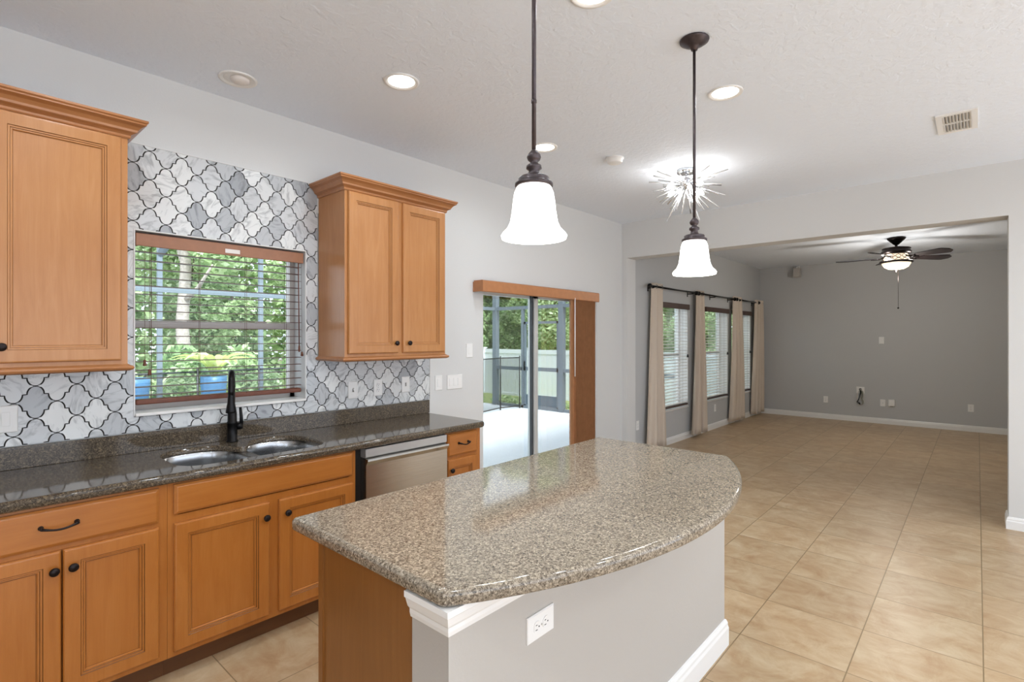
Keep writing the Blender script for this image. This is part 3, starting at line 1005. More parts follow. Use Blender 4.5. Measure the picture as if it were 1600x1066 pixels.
cap = [(-0.004, 0.800), (0.005, 0.800), (0.008, 0.812), (0.008, 0.822), (0.014, 0.830), (0.018, 0.842), (0.021, 0.852), (0.025, 0.856), (0.025, 0.871), (-0.004, 0.871)]
MB().sweep(cap, fix([(x0, yb), (x0, IYF), (x1, IYF), (x1, yb)])).build('cap_molding', 'trim_white', t)
bbp = [(-0.002, 0), (0.016, 0), (0.016, 0.085), (0.012, 0.098), (0.012, 0.11), (0.006, 0.125), (-0.002, 0.128)]
MB().sweep(bbp, fix([(x0, yb), (x0, IYF), (x1, IYF), (x1, yb)])).build('baseboard', 'trim_white', t)
# support bracket under the overhang
m = MB().box(1.225, 1.262, IYF - 0.125, IYF, 0.842, 0.8712, 0.004)
m.build('bracket', 'trim_white', t)
# top : straight back and sides, long curved front
cxm, half, sag, yc = (0.785 + 2.624) / 2, (2.624 - 0.785) / 2, 0.277, -2.311
Rr = (half * half + sag * sag) / (2 * sag)
a1 = math.asin(half / Rr)
front = [(cxm + Rr * math.sin(-a1 + 2 * a1 * i / 40), yc - sag + Rr * (1 - math.cos(-a1 + 2 * a1 * i / 40))) for i in range(41)]
def rc(p, q0, q1, r=0.022, n=5):
    """round one corner"""
    p = Vector(p); a = p + (Vector(q0) - p).normalized() * r; b = p + (Vector(q1) - p).normalized() * r
    return [tuple(a.lerp(p, i / n).lerp(p.lerp(b, i / n), i / n)) for i in range(n + 1)]
Bk = -1.570
out = rc((0.785, yc), (0.785, Bk), front[2]) + front[2:-2] + rc((2.624, yc), front[-3], (2.624, Bk)) + rc((2.624, Bk), (2.624, yc), (0.785, Bk)) + rc((0.785, Bk), (2.624, Bk), (0.785, yc))
tag(counter_mesh(out, None, CTI, 0.042, 0.016).build('island_countertop', 'quartz_island', None, (cxm, -2.0, CTI - 0.042)), 'tan speckled quartz island top with long curved front edge', 'countertop')

# ------------------------------------------------------------------ wall plates
def frame_y(x, y, z):      # facing -Y : u right, v up, w out
    return Matrix(((1, 0, 0, x), (0, 0, -1, y), (0, 1, 0, z), (0, 0, 0, 1)))
def frame_x(x, y, z):      # facing -X
    return Matrix(((0, 0, -1, x), (-1, 0, 0, y), (0, 1, 0, z), (0, 0, 0, 1)))
PLATE = [(0, 0), (0, 0.004), (0.003, 0.0065)]
def rect_rings(m, u0, u1, v0, v1, w0, steps):
    m.rings([[(u0 + i, v0 + i, w0 + o), (u1 - i, v0 + i, w0 + o), (u1 - i, v1 - i, w0 + o), (u0 + i, v1 - i, w0 + o)] for i, o in steps], True, True, False)
def wall_plate(F, w, h, kind, name, label, cat, group=None, rot=False, detail=True):
    loc = F @ Vector((0, 0, 0))
    if rot: F = F @ Matrix.Rotation(PI / 2, 4, 'Z')
    t = thing(name, tuple(loc), label, cat, group)
    m = MB(F); rect_rings(m, -w / 2, w / 2, -h / 2, h / 2, 0.0003, PLATE); m.build('plate', 'plate_white', t)
    def slots(par, cu, cv):
        s = MB(F)
        s.box(cu - 0.0075, cu - 0.0055, cv + 0.001, cv + 0.009, 0.0080, 0.0093)
        s.box(cu + 0.0055, cu + 0.0075, cv + 0.002, cv + 0.008, 0.0080, 0.0093)
        s.lathe([(0.0024, 0.008), (0.0024, 0.0093)], (cu, cv - 0.006, 0), 'z', 8)
        s.build('slot', 'slot_dark', par)
    if kind == 'duplex':
        for cv in (0.0195, -0.0195):
            m = MB(F); o = [(0.0165 * math.cos(a), cv + 0.0145 * max(-0.86, min(0.86, math.sin(a))) / 0.86) for a in [2 * PI * i / 24 for i in range(24)]]
            m.rings([[(p[0], p[1], 0.006) for p in o], [(p[0], p[1], 0.0088) for p in o]], True, True, False)
            r = m.build('receptacle', 'plate_white', t)
            slots(r, 0, cv)
        m = MB(F).lathe([(0.003, 0.006), (0.003, 0.0078)], (0, 0, 0), 'z', 8); m.build('screw', 'aluminium', t)
    elif kind == 'rocker':
        n = max(1, round((w - 0.025) / 0.046))
        for i in range(n):
            cu = (i - (n - 1) / 2) * 0.046
            m = MB(F); rect_rings(m, cu - 0.0168, cu + 0.0168, -0.0335, 0.0335, 0.006, [(0, 0), (0, 0.0012), (0.0015, 0.0012), (0.002, -0.0004), (0.0026, 0.0022), (0.004, 0.003)])
            m.build('rocker', 'plate_white', t)
    elif kind == 'toggle':
        m = MB(F); m.box(-0.004, 0.004, -0.004, 0.010, 0.006, 0.018, 0.001); m.build('toggle', 'plate_white', t)
        m = MB(F); m.box(-0.006, 0.006, -0.013, 0.013, 0.006, 0.0068); m.build('toggle_slot', 'slot_dark' if detail else 'plate_white', t)
    elif kind == 'jack':
        m = MB(F).lathe([(0.006, 0.006), (0.006, 0.012), (0.0045, 0.013)], (0, 0, 0), 'z', 10); m.build('jack', 'aluminium', t)
    return t
PW, PH = 0.073, 0.117
YT = -0.0088
wall_plate(frame_y(0.2455, YT, 1.131), 0.08, 0.12, 'rocker', 'light_switch', 'white rocker switch on the lantern tile under the left wall cabinet', 'switch')
wall_plate(frame_y(1.968, YT, 1.131), PW, PH, 'toggle', 'light_switch', 'white plate nearest the kitchen window on the lantern tile', 'switch')
wall_plate(frame_y(2.170, YT, 1.134), PW, PH, 'duplex', 'wall_outlet', 'white duplex outlet on lantern tile, middle of the three plates under right wall cabinet', 'outlet')
wall_plate(frame_y(2.412, YT, 1.140), PW, PH, 'toggle', 'light_switch', 'white switch plate on lantern tile just above the right end of the upstand', 'switch')
wall_plate(frame_y(2.742, 0, 1.130), PW, PH, 'rocker', 'light_switch', 'single white switch on painted wall beside the end of the tile', 'switch')
wall_plate(frame_y(2.914, 0, 1.127), 0.165, PH, 'rocker', 'light_switch', 'wide white three-gang switch on the painted wall left of the sliding door', 'switch')
wall_plate(frame_y(3.082, 0, 1.382), PW, PH, 'rocker', 'light_switch', 'narrow white switch high on the wall nearest the sliding door', 'switch')
wall_plate(frame_y(1.150, IYF, 0.692), PW, PH, 'duplex', 'wall_outlet', 'white duplex outlet set sideways in the island knee wall', 'outlet', rot=True)
wall_plate(frame_y(6.02, 0, 0.376), PW, PH, 'duplex', 'wall_outlet', 'white outlet low on the grey wall left of the first curtain', 'outlet')
wall_plate(frame_y(8.645, 0, 0.335), PW, PH, 'duplex', 'wall_outlet', 'white outlet under the middle window of the far room', 'outlet')
wall_plate(frame_x(XF, -1.982, 1.442), PW, PH, 'blank', 'blank_plate', 'blank white plate high in the middle of the far grey wall', 'wall plate')
wall_plate(frame_x(XF, -1.14, 0.355), PW, PH, 'duplex', 'wall_outlet', 'white outlet on the far grey wall left of the dangling cables', 'outlet')
wall_plate(frame_x(XF, -2.00, 0.360), PW, PH, 'jack', 'cable_jack', 'small white jack plate on far wall directly left of white box', 'wall plate')
wall_plate(frame_x(XF, -3.146, 0.370), PW, PH, 'duplex', 'wall_outlet', 'white outlet at the right end of the far grey wall', 'outlet')
t = thing('junction_box', (XF, -2.126, 0.372), 'thick white box on the far wall right of the jack plate', 'box')
F = frame_x(XF, -2.126, 0.372)
m = MB(F); rect_rings(m, -0.045, 0.045, -0.055, 0.055, 0.0003, [(0, 0), (0, 0.03), (0.004, 0.034)]); m.build('box', 'plate_white', t)
m = MB(F); m.box(-0.02, 0.02, -0.062, -0.0555, 0.005, 0.02); m.build('port', 'slot_dark', t)
t = thing('cable_plate', (XF, -1.675, 0.56), 'white pass-through plate with bundle of black and grey cables hanging from it', 'wall plate')
F = frame_x(XF, -1.675, 0.56)
m = MB(F); rect_rings(m, -0.06, 0.06, -0.058, 0.058, 0.0003, PLATE); m.build('plate', 'plate_white', t)
m = MB(F).lathe([(0.024, 0.0065), (0.022, 0.012), (0.018, 0.0122)], (0, 0.01, 0), 'z', 14); m.build('bushing', 'slot_dark', t)
rnd = random.Random(5)
for cname, u0, pts in (('cable_black', 0, [(-0.005, 0.01), (0.0, -0.05), (-0.01, -0.12), (-0.03, -0.18), (-0.045, -0.21), (-0.02, -0.23), (0.005, -0.255)]),
                       ('cable_black', 0, [(0.0, 0.012), (0.012, -0.04), (-0.005, -0.10), (-0.022, -0.17), (-0.035, -0.20), (-0.01, -0.22), (0.002, -0.245)]),
                       ('cable_grey', 0, [(0.005, 0.012), (0.03, -0.02), (0.035, -0.09), (0.025, -0.15), (0.03, -0.2), (0.05, -0.23)]),
                       ('cable_grey', 0, [(0.004, 0.01), (0.02, -0.05), (0.015, -0.12), (0.03, -0.17), (0.05, -0.18), (0.045, -0.22), (0.02, -0.25)]),
                       ('cable_white', 0, [(-0.006, 0.01), (-0.03, -0.04), (-0.045, -0.11), (-0.035, -0.16)]),
                       ('cable_white', 0, [(0.006, 0.014), (0.045, -0.03), (0.055, -0.1), (0.05, -0.16), (0.065, -0.21)])):
    p3 = catmull([(u, v, 0.012 + 0.028 * min(1, i / 2) + rnd.uniform(-.006, .006)) for i, (u, v) in enumerate(pts)], 5, False)
    MB(F).tube(p3, 0.006, 7).build('cable', cname, t)
# small speaker on a ceiling-corner bracket
t = thing('wall_speaker', (XF, -0.688, 2.70), 'small white speaker on bracket high on the far grey wall', 'speaker')
F = frame_x(XF, -0.688, 2.715)
m = MB(F); m.box(-0.06, 0.06, -0.09, 0.08, 0.05, 0.16, 0.012); m.build('cabinet', 'speaker_grey', t)
m = MB(F); m.box(-0.05, 0.05, -0.08, 0.07, 0.1605, 0.164); m.build('grille', 'speaker_grey', t)
m = MB(F); m.tube([(0, 0.1, 0.0), (0, 0.11, 0.06), (0, 0.095, 0.1), (0, 0.075, 0.11)], 0.012, 8); m.box(-0.02, 0.02, 0.07, 0.125, 0.0004, 0.008); m.build('bracket', 'plate_white', t)

# ------------------------------------------------------------------ kitchen window blind
def slat_strip(m, x0, x1, y, z, w, tilt, th=0.0028):
    c, s = math.cos(tilt), math.sin(tilt)
    pr = []
    for a, crown in ((-0.5, 0), (-0.25, 0.0011), (0, 0.0015), (0.25, 0.0011), (0.5, 0)):
        pr.append((a * w, crown))
    pr = pr + [(a, b - th) for a, b in pr[::-1]]
    pts = [(y + a * c - b * s, z + a * s + b * c) for a, b in pr]
    m.prism(pts, lambda u, q, t: (t, u, q), x0, x1)
bx0, bx1 = wx0 + 0.006, wx1 - 0.006
yb = 0.048
t = thing('venetian_blind', (1.175, yb, 1.16), 'brown wooden venetian blind, slats open, in the kitchen window above the sink', 'blind')
m = MB().box(bx0, bx1, 0.002, 0.014, 1.966, 2.032, 0.003)
m.box(bx1 - 0.012, bx1, 0.014, 0.05, 1.966, 2.032); m.box(bx0, bx0 + 0.012, 0.014, 0.05, 1.966, 2.032)
v_ = m.build('valance', 'blind_valance', t)
MB().box(1.155, 1.235, 0.0005, 0.0018, 1.979, 2.002).build('label', 'label_white', v_)
MB().box(bx0 + 0.014, bx1 - 0.014, 0.022, 0.075, 1.985, 2.03).build('headrail', 'blind_brown', t)
m = MB()
nz = 18
z0, z1 = 1.190, 1.942
for i in range(nz):
    slat_strip(m, bx0 + 0.004, bx1 - 0.004, yb, z0 + (z1 - z0) * i / (nz - 1), 0.05, 0.01)
m.build('slats', 'blind_slat', t)
MB().box(bx0 + 0.004, bx1 - 0.004, yb - 0.027, yb + 0.027, 1.142, 1.170, 0.007).build('bottom_rail', 'blind_brown', t)
for xx in (0.80, 1.03, 1.28, 1.52):
    m = MB()
    m.tube([(xx, yb - 0.0275, 1.985), (xx, yb - 0.0275, 1.165)], 0.0011, 5); m.tube([(xx + 0.012, yb + 0.0275, 1.985), (xx + 0.012, yb + 0.0275, 1.165)], 0.0011, 5)
    m.build('ladder_cord', 'cord', t)
for xx, zz in ((0.7695, 1.375), (0.7905, 1.325)):
    c_ = MB().tube([(xx, yb - 0.034, 1.985), (xx, yb - 0.034, zz)], 0.0011, 5).build('pull_cord', 'cord', t)
    MB().lathe([(0.002, zz + 0.002), (0.006, zz), (0.0065, zz - 0.012), (0.009, zz - 0.026), (0.008, zz - 0.03), (0.001, zz - 0.03)], (xx, yb - 0.034, 0), 'z', 12).build('tassel', 'blind_brown', c_)
c_ = MB().tube([(1.593, yb - 0.034, 1.985), (1.598, yb - 0.036, 1.44)], 0.0035, 6).build('tilt_wand', 'blind_brown', t)
MB().lathe([(0.003, 1.444), (0.006, 1.436), (0.007, 1.41), (0.004, 1.40)], (1.598, yb - 0.036, 0), 'z', 10).build('tassel', 'blind_brown', c_)
c_ = MB().tube([(1.612, yb - 0.034, 1.985), (1.616, yb - 0.036, 1.40)], 0.0011, 5).build('pull_cord', 'cord', t)
MB().lathe([(0.002, 1.402), (0.006, 1.40), (0.009, 1.375), (0.001, 1.372)], (1.616, yb - 0.036, 0), 'z', 10).build('tassel', 'blind_brown', c_)

# blinds of the far room
names = ['brown venetian blind in the far-room window nearest the kitchen', 'brown venetian blind in the middle far-room window', 'brown venetian blind in the last far-room window by the corner']
for (a, b, c, d), lab in zip(FW, names):
    t = thing('venetian_blind', ((a + b) / 2, 0.06, c), lab, 'blind')
    a2, b2 = a + 0.006, b - 0.006
    m = MB().box(a2, b2, -0.034, -0.020, 1.90, 1.978, 0.003); m.box(b2 - 0.012, b2, -0.020, -0.001, 1.90, 1.978); m.box(a2, a2 + 0.012, -0.020, -0.001, 1.90, 1.978); m.build('valance', 'far_valance', t)
    MB().box(a2, b2 - 0.014, 0.004, 0.05, 1.93, 1.975).build('headrail', 'far_valance', t)
    m = MB()
    zb_, zt_ = 0.545, 1.885
    n = 31
    for i in range(n):
        slat_strip(m, a2 + 0.004, b2 - 0.004, 0.018, zb_ + (zt_ - zb_) * i / (n - 1), 0.05, 0.13)
    m.build('slats', 'far_slat_lit', t)
    MB().box(a2 + 0.004, b2 - 0.004, -0.008, 0.042, 0.495, 0.522, 0.006).build('bottom_rail', 'far_valance', t)
    for xx in (a + 0.2, (a + b) / 2, b - 0.2):
        MB().tube([(xx, -0.0095, 1.93), (xx, -0.0095, 0.52)], 0.0012, 5).build('ladder_cord', 'cord', t)
    c_ = MB().tube([(b2 - 0.03, -0.014, 1.91), (b2 - 0.03, -0.014, 1.24)], 0.0014, 5).build('pull_cord', 'cord', t)
    MB().lathe([(0.003, 1.245), (0.012, 1.235), (0.016, 1.20), (0.001, 1.195)], (b2 - 0.03, -0.014, 0), 'z', 10).build('tassel', 'slot_dark', c_)

# vertical blind of the sliding door : valance with the slats stacked at the right
t = thing('vertical_blind', (4.03, -0.07, 0.03), 'wood-tone vertical blind stacked at the right of the sliding door under its valance', 'blind')
m = MB().prism([(-0.012, 1.978), (-0.114, 1.978), (-0.122, 1.970), (-0.122, 1.886), (-0.114, 1.879), (-0.108, 1.879), (-0.108, 1.966), (-0.012, 1.968)], lambda u, q, tt: (tt, u, q), 3.125, 4.935)
m.box(3.125, 3.131, -0.11, -0.001, 1.882, 1.967); m.box(4.929, 4.935, -0.11, -0.001, 1.882, 1.967)
m.build('valance', 'slider_valance', t)
MB().box(3.14, 4.92, -0.09, -0.05, 1.92, 1.962).build('headrail', 'aluminium', t)
m = MB()
def vslat(m, x, y, ang, w=0.088, z0=0.035, z1=1.918):
    c, s = math.cos(ang), math.sin(ang)
    pr = [(-0.5 * w, 0), (-0.25 * w, 0.0035), (0, 0.005), (0.25 * w, 0.0035), (0.5 * w, 0)]
    pr = pr + [(a, b - 0.0012) for a, b in pr[::-1]]
    m.prism([(x + a * c - b * s, y + a * s + b * c) for a, b in pr], lambda u, q, tt: (u, q, tt), z0, z1)
for i in range(21):
    m = MB(); vslat(m, 4.50 + i * 0.0185, -0.068, math.radians(82 + (i % 3) * 2))
    m.build('slat', 'vertical_slat', t)
m = MB(); vslat(m, 4.462, -0.098, math.radians(8)); m.build('slat', 'vertical_slat', t)
MB().tube([(4.475, -0.118, 1.90), (4.475, -0.118, 1.09)], 0.006, 8).build('wand', 'plate_white', t)

# ------------------------------------------------------------------ curtains and rods of the far room
RZ, RY = 2.155, -0.085
def rod(x0, x1, label, brackets):
    t = thing('curtain_rod', ((x0 + x1) / 2, RY, RZ), label, 'curtain rod')
    MB().tube([(x0, RY, RZ), (x1, RY, RZ)], 0.0125, 10).build('pole', 'black_metal', t)
    for x, s in ((x0, -1), (x1, 1)):
        m = MB().ball((x + s * 0.028, RY, RZ), 0.032, 14); m.lathe([(0.018, -0.006), (0.018, 0.006)], (x, RY, RZ), 'x', 12); m.build('finial', 'black_metal', t)
    for x in brackets:
        m = MB().tube([(x, -0.001, RZ - 0.02), (x, RY, RZ - 0.018)], 0.007, 8); m.box(x - 0.012, x + 0.012, -0.006, -0.0005, RZ - 0.06, RZ + 0.02)
        m.tube([(x, RY - 0.015, RZ - 0.012), (x, RY, RZ - 0.02), (x, RY + 0.015, RZ - 0.012)], 0.005, 6)
        m.build('bracket', 'black_metal', t)
rod(6.22, 7.66, 'black curtain rod over the far-room window nearest the kitchen', (6.30, 7.55))
rod(7.80, 9.31, 'black curtain rod over the middle far-room window', (8.42, 9.22))
rod(9.46, 10.62, 'black curtain rod over the last far-room window by the corner', (9.6, 10.5))
def curtain(xt0, xt1, xb0, xb1, label, folds, seed, zt=RZ + 0.05, zb=0.05, amp=0.045, name='curtain'):
    rnd = random.Random(seed)
    t = thing(name, ((xb0 + xb1) / 2, RY, zb), label, 'curtain', 'beige curtains along the far-room windows')
    nx, nz = folds * 20, 26
    ph = rnd.uniform(0, 1)
    def P(i, j, o):
        u = i / nx; w = j / nz
        z = zt + (zb - zt) * w
        x = (xt0 + (xb0 - xt0) * w ** 1.3) * (1 - u) + (xt1 + (xb1 - xt1) * w ** 1.3) * u
        a = 2 * PI * (folds * u + ph)
        am = amp * (0.45 + 0.55 * w)
        y = RY + 0.012 * math.sin(3 * w + seed) + am * (math.sin(a) + 0.25 * math.sin(2.1 * a + 1.7 * w + seed)) * 0.9
        x += 0.02 * math.sin(a * 2 + w * 2 + seed) * w
        nx_ = math.cos(a) * am * 2 * PI * folds / max(0.1, xb1 - xb0)
        return Vector((x, max(-0.17, min(-0.022, y)) + o, z))
    m = MB()
    F_ = [[m.v(P(i, j, 0)) for i in range(nx + 1)] for j in range(nz + 1)]
    B_ = [[m.v(P(i, j, 0.004)) for i in range(nx + 1)] for j in range(nz + 1)]
    for j in range(nz):
        for i in range(nx):
            m.f([F_[j][i], F_[j][i + 1], F_[j + 1][i + 1], F_[j + 1][i]], True)
            m.f([B_[j][i], B_[j + 1][i], B_[j + 1][i + 1], B_[j][i + 1]], True)
        m.f([F_[j][0], F_[j + 1][0], B_[j + 1][0], B_[j][0]]); m.f([F_[j][nx], B_[j][nx], B_[j + 1][nx], F_[j + 1][nx]])
    for i in range(nx):
        m.f([F_[0][i], B_[0][i], B_[0][i + 1], F_[0][i + 1]]); m.f([F_[nz][i], F_[nz][i + 1], B_[nz][i + 1], B_[nz][i]])
    m.build('panel', 'curtain_linen', t)
    for k2 in range(folds):
        x = xt0 + (xt1 - xt0) * (k2 + 0.5) / folds
        MB().lathe([(0.021, -0.004), (0.026, -0.004), (0.026, 0.004), (0.021, 0.004), (0.021, -0.004)], (x, RY, RZ), 'x', 14, False, False).build('grommet', 'black_metal', t)
    return t
curtain(6.29, 6.60, 6.15, 6.66, 'beige curtain panel nearest the kitchen, left of the first window', 2, 1)
curtain(7.70, 8.00, 7.52, 8.00, 'beige curtain panel between the first and middle far-room windows', 2, 2)
curtain(9.30, 9.72, 9.16, 9.80, 'beige curtain panel between the middle and last far-room windows', 3, 3)
curtain(10.46, 10.92, 10.34, 10.97, 'beige curtain panel in the far corner right of the last window', 3, 4)

# ------------------------------------------------------------------ ceiling lights
def can_light(x, y, label, on=True, watt=None):
    t = thing('recessed_light', (x, y, H), label, 'ceiling light', 'recessed lights in the kitchen ceiling' if on else None)
    MB().lathe([(0.094, H - 0.0005), (0.093, H - 0.006), (0.082, H - 0.008), (0.076, H - 0.003), (0.070, H - 0.0012), (0.069, H - 0.0008)], (x, y, 0), 'z', 32, False, False).build('trim_ring', 'trim_white', t)
    if on:
        MB().lathe([(0.071, H - 0.0012), (0.05, H - 0.004), (0.0005, H - 0.0055)], (x, y, 0), 'z', 28, True, True).build('lens', 'can_lens', t)
        light('can_lamp', 'AREA', (x, y, H - 0.012), watt or CAN_W, (0.82, 0.92, 1.0), t, 0.13, spread=math.radians(165))
    else:
        MB().lathe([(0.070, H - 0.0008), (0.066, H - 0.0014), (0.0005, H - 0.0014)], (x, y, 0), 'z', 28).build('baffle', 'plate_white', t)
        MB().lathe([(0.046, H - 0.002), (0.046, H - 0.012), (0.040, H - 0.02), (0.02, H - 0.027), (0.0005, H - 0.029)], (x + 0.006, y - 0.012, 0), 'z', 24).build('bulb', 'label_white', t)
    return t
can_light(1.115, -0.285, 'unlit white recessed light over the sink, bulb off', False)
can_light(1.708, -0.913, 'lit recessed light above the right-hand wall cabinet, left of the pendants')
can_light(2.986, -0.886, 'lit recessed light just behind the rod of the large near pendant')
can_light(2.992, -2.165, 'lit recessed light to the right of the second pendant canopy')
can_light(1.775, -2.075, 'lit recessed light cut off by the top edge of the picture')
for x, y in ((0.45, -0.95), (0.45, -2.1), (-1.0, -2.1), (0.45, -3.4), (1.8, -3.4), (2.35, -3.75), (1.8, -4.8), (3.0, -4.8), (-1.0, -4.0), (4.3, -4.2)):  # unseen lights added to help light the room
    can_light(x, y, 'extra recessed light added outside the picture to brighten the kitchen')

def pendant(x, y, label):
    t = thing('pendant_light', (x, y, H), label, 'pendant light', 'island pendants')
    zr = 1.783
    MB().lathe([(0.062, H - 0.0004), (0.066, H - 0.004), (0.064, H - 0.010), (0.052, H - 0.016), (0.050, H - 0.020), (0.030, H - 0.030), (0.018, H - 0.036), (0.014, H - 0.050), (0.0005, H - 0.052)], (x, y, 0), 'z', 28).build('canopy', 'pendant_bronze', t)
    m = MB().tube([(x, y, H - 0.05), (x, y, zr + 0.245)], 0.0065, 12)
    m.lathe([(0.0068, -0.006), (0.0082, -0.004), (0.0082, 0.004), (0.0068, 0.006)], (x, y, zr + 0.405), 'z', 12)
    m.build('rod', 'pendant_bronze', t)
    m = MB().lathe([(0.007, zr + 0.262), (0.010, zr + 0.258), (0.019, zr + 0.248), (0.021, zr + 0.240), (0.018, zr + 0.232), (0.011, zr + 0.226), (0.013, zr + 0.221), (0.022, zr + 0.216), (0.023, zr + 0.207), (0.015, zr + 0.201),
                    (0.017, zr + 0.192), (0.022, zr + 0.185), (0.043, zr + 0.181), (0.046, zr + 0.176), (0.044, zr + 0.170), (0.049, zr + 0.167), (0.056, zr + 0.163), (0.056, zr + 0.155), (0.048, zr + 0.153), (0.0005, zr + 0.153)], (x, y, 0), 'z', 28)
    m.build('fitter', 'pendant_bronze', t)
    prof = [(0.046, zr + 0.156), (0.052, zr + 0.150), (0.058, zr + 0.135), (0.062, zr + 0.11), (0.065, zr + 0.08), (0.070, zr + 0.05), (0.079, zr + 0.030), (0.092, zr + 0.017), (0.0975, zr + 0.009), (0.095, zr)]
    inner = [(r - 0.004, z) for r, z in prof[::-1]]
    MB().lathe(prof + inner, (x, y, 0), 'z', 40, False, False).build('glass_shade', 'shade_glow', t)
    light('pendant_lamp', 'POINT', (x, y, zr + 0.02), PENDANT_W, (1, 0.98, 0.95), t, 0.035)
    return t
pendant(1.197, -2.246, 'frosted glass bell pendant nearest the viewer, larger in view, canopy out of sight')
pendant(2.366, -2.246, 'frosted glass bell pendant over the far end of island, bronze canopy in view')

# starburst flush light
sx, sy = 4.158, -1.44
t = thing('starburst_light', (sx, sy, H), 'chrome starburst ceiling light with glass rods and small bulbs', 'ceiling light')
MB().lathe([(0.075, H - 0.0004), (0.077, H - 0.02), (0.07, H - 0.03), (0.0005, H - 0.032)], (sx, sy, 0), 'z', 28).build('canopy', 'chrome', t)
hz = H - 0.115
m = MB().ball((sx, sy, hz), 0.05, 20); m.tube([(sx, sy, H - 0.03), (sx, sy, hz + 0.04)], 0.009, 10); m.build('hub', 'chrome', t)
rnd = random.Random(11)
N = 58
bulb_dirs = [Vector((math.cos(2 * PI * (k2 + 0.35) / 9), math.sin(2 * PI * (k2 + 0.35) / 9), (-0.22, -0.75, -0.48)[k2 % 3])).normalized() for k2 in range(9)]
c0 = Vector((sx, sy, hz))
for d in bulb_dirs:
    MB().tube([c0 + d * 0.045, c0 + d * 0.115], 0.007, 8).build('socket', 'chrome', t)
    e = c0 + d * 0.115
    MB().tube([e + d * a for a in (0, 0.008, 0.022, 0.036, 0.046, 0.052)], [0.007, 0.010, 0.0155, 0.015, 0.009, 0.002], 12).build('bulb', 'bulb_glow', t)
for i in range(N):
    zz = 0.42 - 1.38 * (i + 0.5) / N
    ph = i * 2.399963
    rr = math.sqrt(max(0, 1 - zz * zz))
    d = Vector((rr * math.cos(ph), rr * math.sin(ph), zz))
    if max(d.dot(b) for b in bulb_dirs) > 0.985: continue
    if d.z > 0.3: d = (d + Vector((0, 0, -0.2))).normalized()
    L = 0.21 + 0.13 * rnd.random()
    if d.z > 0.05: L = min(L, 0.10 / d.z)
    MB().tube([c0 + d * 0.046, c0 + d * L], 0.0046, 6).build('rod', 'rod_glass' if i % 6 else 'chrome', t)

# smoke detector and air vent
t = thing('smoke_detector', (3.525, -1.145, H), 'small round white smoke detector on the ceiling left of the starburst light', 'smoke detector')
MB().lathe([(0.070, H - 0.0004), (0.070, H - 0.008), (0.062, H - 0.012), (0.058, H - 0.034), (0.05, H - 0.04), (0.0005, H - 0.041)], (3.525, -1.145, 0), 'z', 28).build('housing', 'plate_white', t)
MB().lathe([(0.063, H - 0.009), (0.0635, H - 0.0115), (0.06, H - 0.0118)], (3.525, -1.145, 0), 'z', 28, False, False).build('seam', 'speaker_grey', t)
vx0, vx1, vy0, vy1 = 4.175, 4.565, -3.225, -3.025
t = thing('air_vent', ((vx0 + vx1) / 2, (vy0 + vy1) / 2, H), 'white rectangular louvred air vent in the ceiling', 'vent')
m = MB()
for a, b, c, d in ((vx0, vx0 + 0.032, vy0, vy1), (vx1 - 0.032, vx1, vy0, vy1), (vx0 + 0.032, vx1 - 0.032, vy0, vy0 + 0.03), (vx0 + 0.032, vx1 - 0.032, vy1 - 0.03, vy1), ((vx0 + vx1) / 2 - 0.006, (vx0 + vx1) / 2 + 0.006, vy0 + 0.03, vy1 - 0.03)):
    m.box(a, b, c, d, H - 0.009, H - 0.0004)
m.build('frame', 'trim_white', t)
MB().box(vx0 + 0.03, vx1 - 0.03, vy0 + 0.028, vy1 - 0.028, H - 0.0012, H - 0.0006).build('backing', 'slot_dark', t)
m = MB()
for i in range(9):
    y = vy0 + 0.036 + i * 0.016
    for a, b in ((vx0 + 0.032, (vx0 + vx1) / 2 - 0.006), ((vx0 + vx1) / 2 + 0.006, vx1 - 0.032)):
        m.prism([(y - 0.007, H - 0.009), (y - 0.005, H - 0.009), (y + 0.006, H - 0.0015), (y + 0.004, H - 0.0015)], lambda u, q, tt: (tt, u, q), a, b)
m.build('louvre', 'trim_white', t)

# ceiling fan of the far room
qx, qy = 8.77, -2.40
t = thing('ceiling_fan', (qx, qy, HF), 'dark five-blade ceiling fan with lit glass bowl in the far room', 'ceiling fan')
MB().lathe([(0.001, HF - 0.0005), (0.105, HF - 0.0005), (0.105, HF - 0.018), (0.09, HF - 0.035), (0.05, HF - 0.075), (0.03, HF - 0.095), (0.02, HF - 0.10), (0.001, HF - 0.101)], (qx, qy, 0), 'z', 28).build('canopy', 'bronze', t)
MB().tube([(qx, qy, HF - 0.095), (qx, qy, HF - 0.135)], 0.016, 12).build('downrod', 'bronze', t)
zt = HF - 0.13
MB().lathe([(0.001, zt), (0.09, zt), (0.155, zt - 0.012), (0.165, zt - 0.024), (0.150, zt - 0.034), (0.160, zt - 0.045), (0.172, zt - 0.065), (0.168, zt - 0.085), (0.14, zt - 0.10), (0.001, zt - 0.10)], (qx, qy, 0), 'z', 32).build('motor_housing', 'bronze', t)
zs = zt - 0.10
MB().lathe([(0.128, zs), (0.135, zs - 0.03), (0.150, zs - 0.075), (0.150, zs - 0.085)], (qx, qy, 0), 'z', 32, False, False).build('light_band', 'fan_band', t)
m = MB()
for i in range(12):
    for s in (-1, 1):
        pts = []
        for j in range(15):
            u = j / 14
            a = 2 * PI * (i + 0.5 + s * (0.42 * math.sin(u * PI * 1.5))) / 12
            z = zs - 0.006 - 0.075 * u
            r = 0.134 + 0.02 * u
            pts.append((qx + r * math.cos(a), qy + r * math.sin(a), z))
        m.tube(pts, 0.0042, 5)
m.build('scrollwork', 'bronze', t)
zk = zs - 0.083
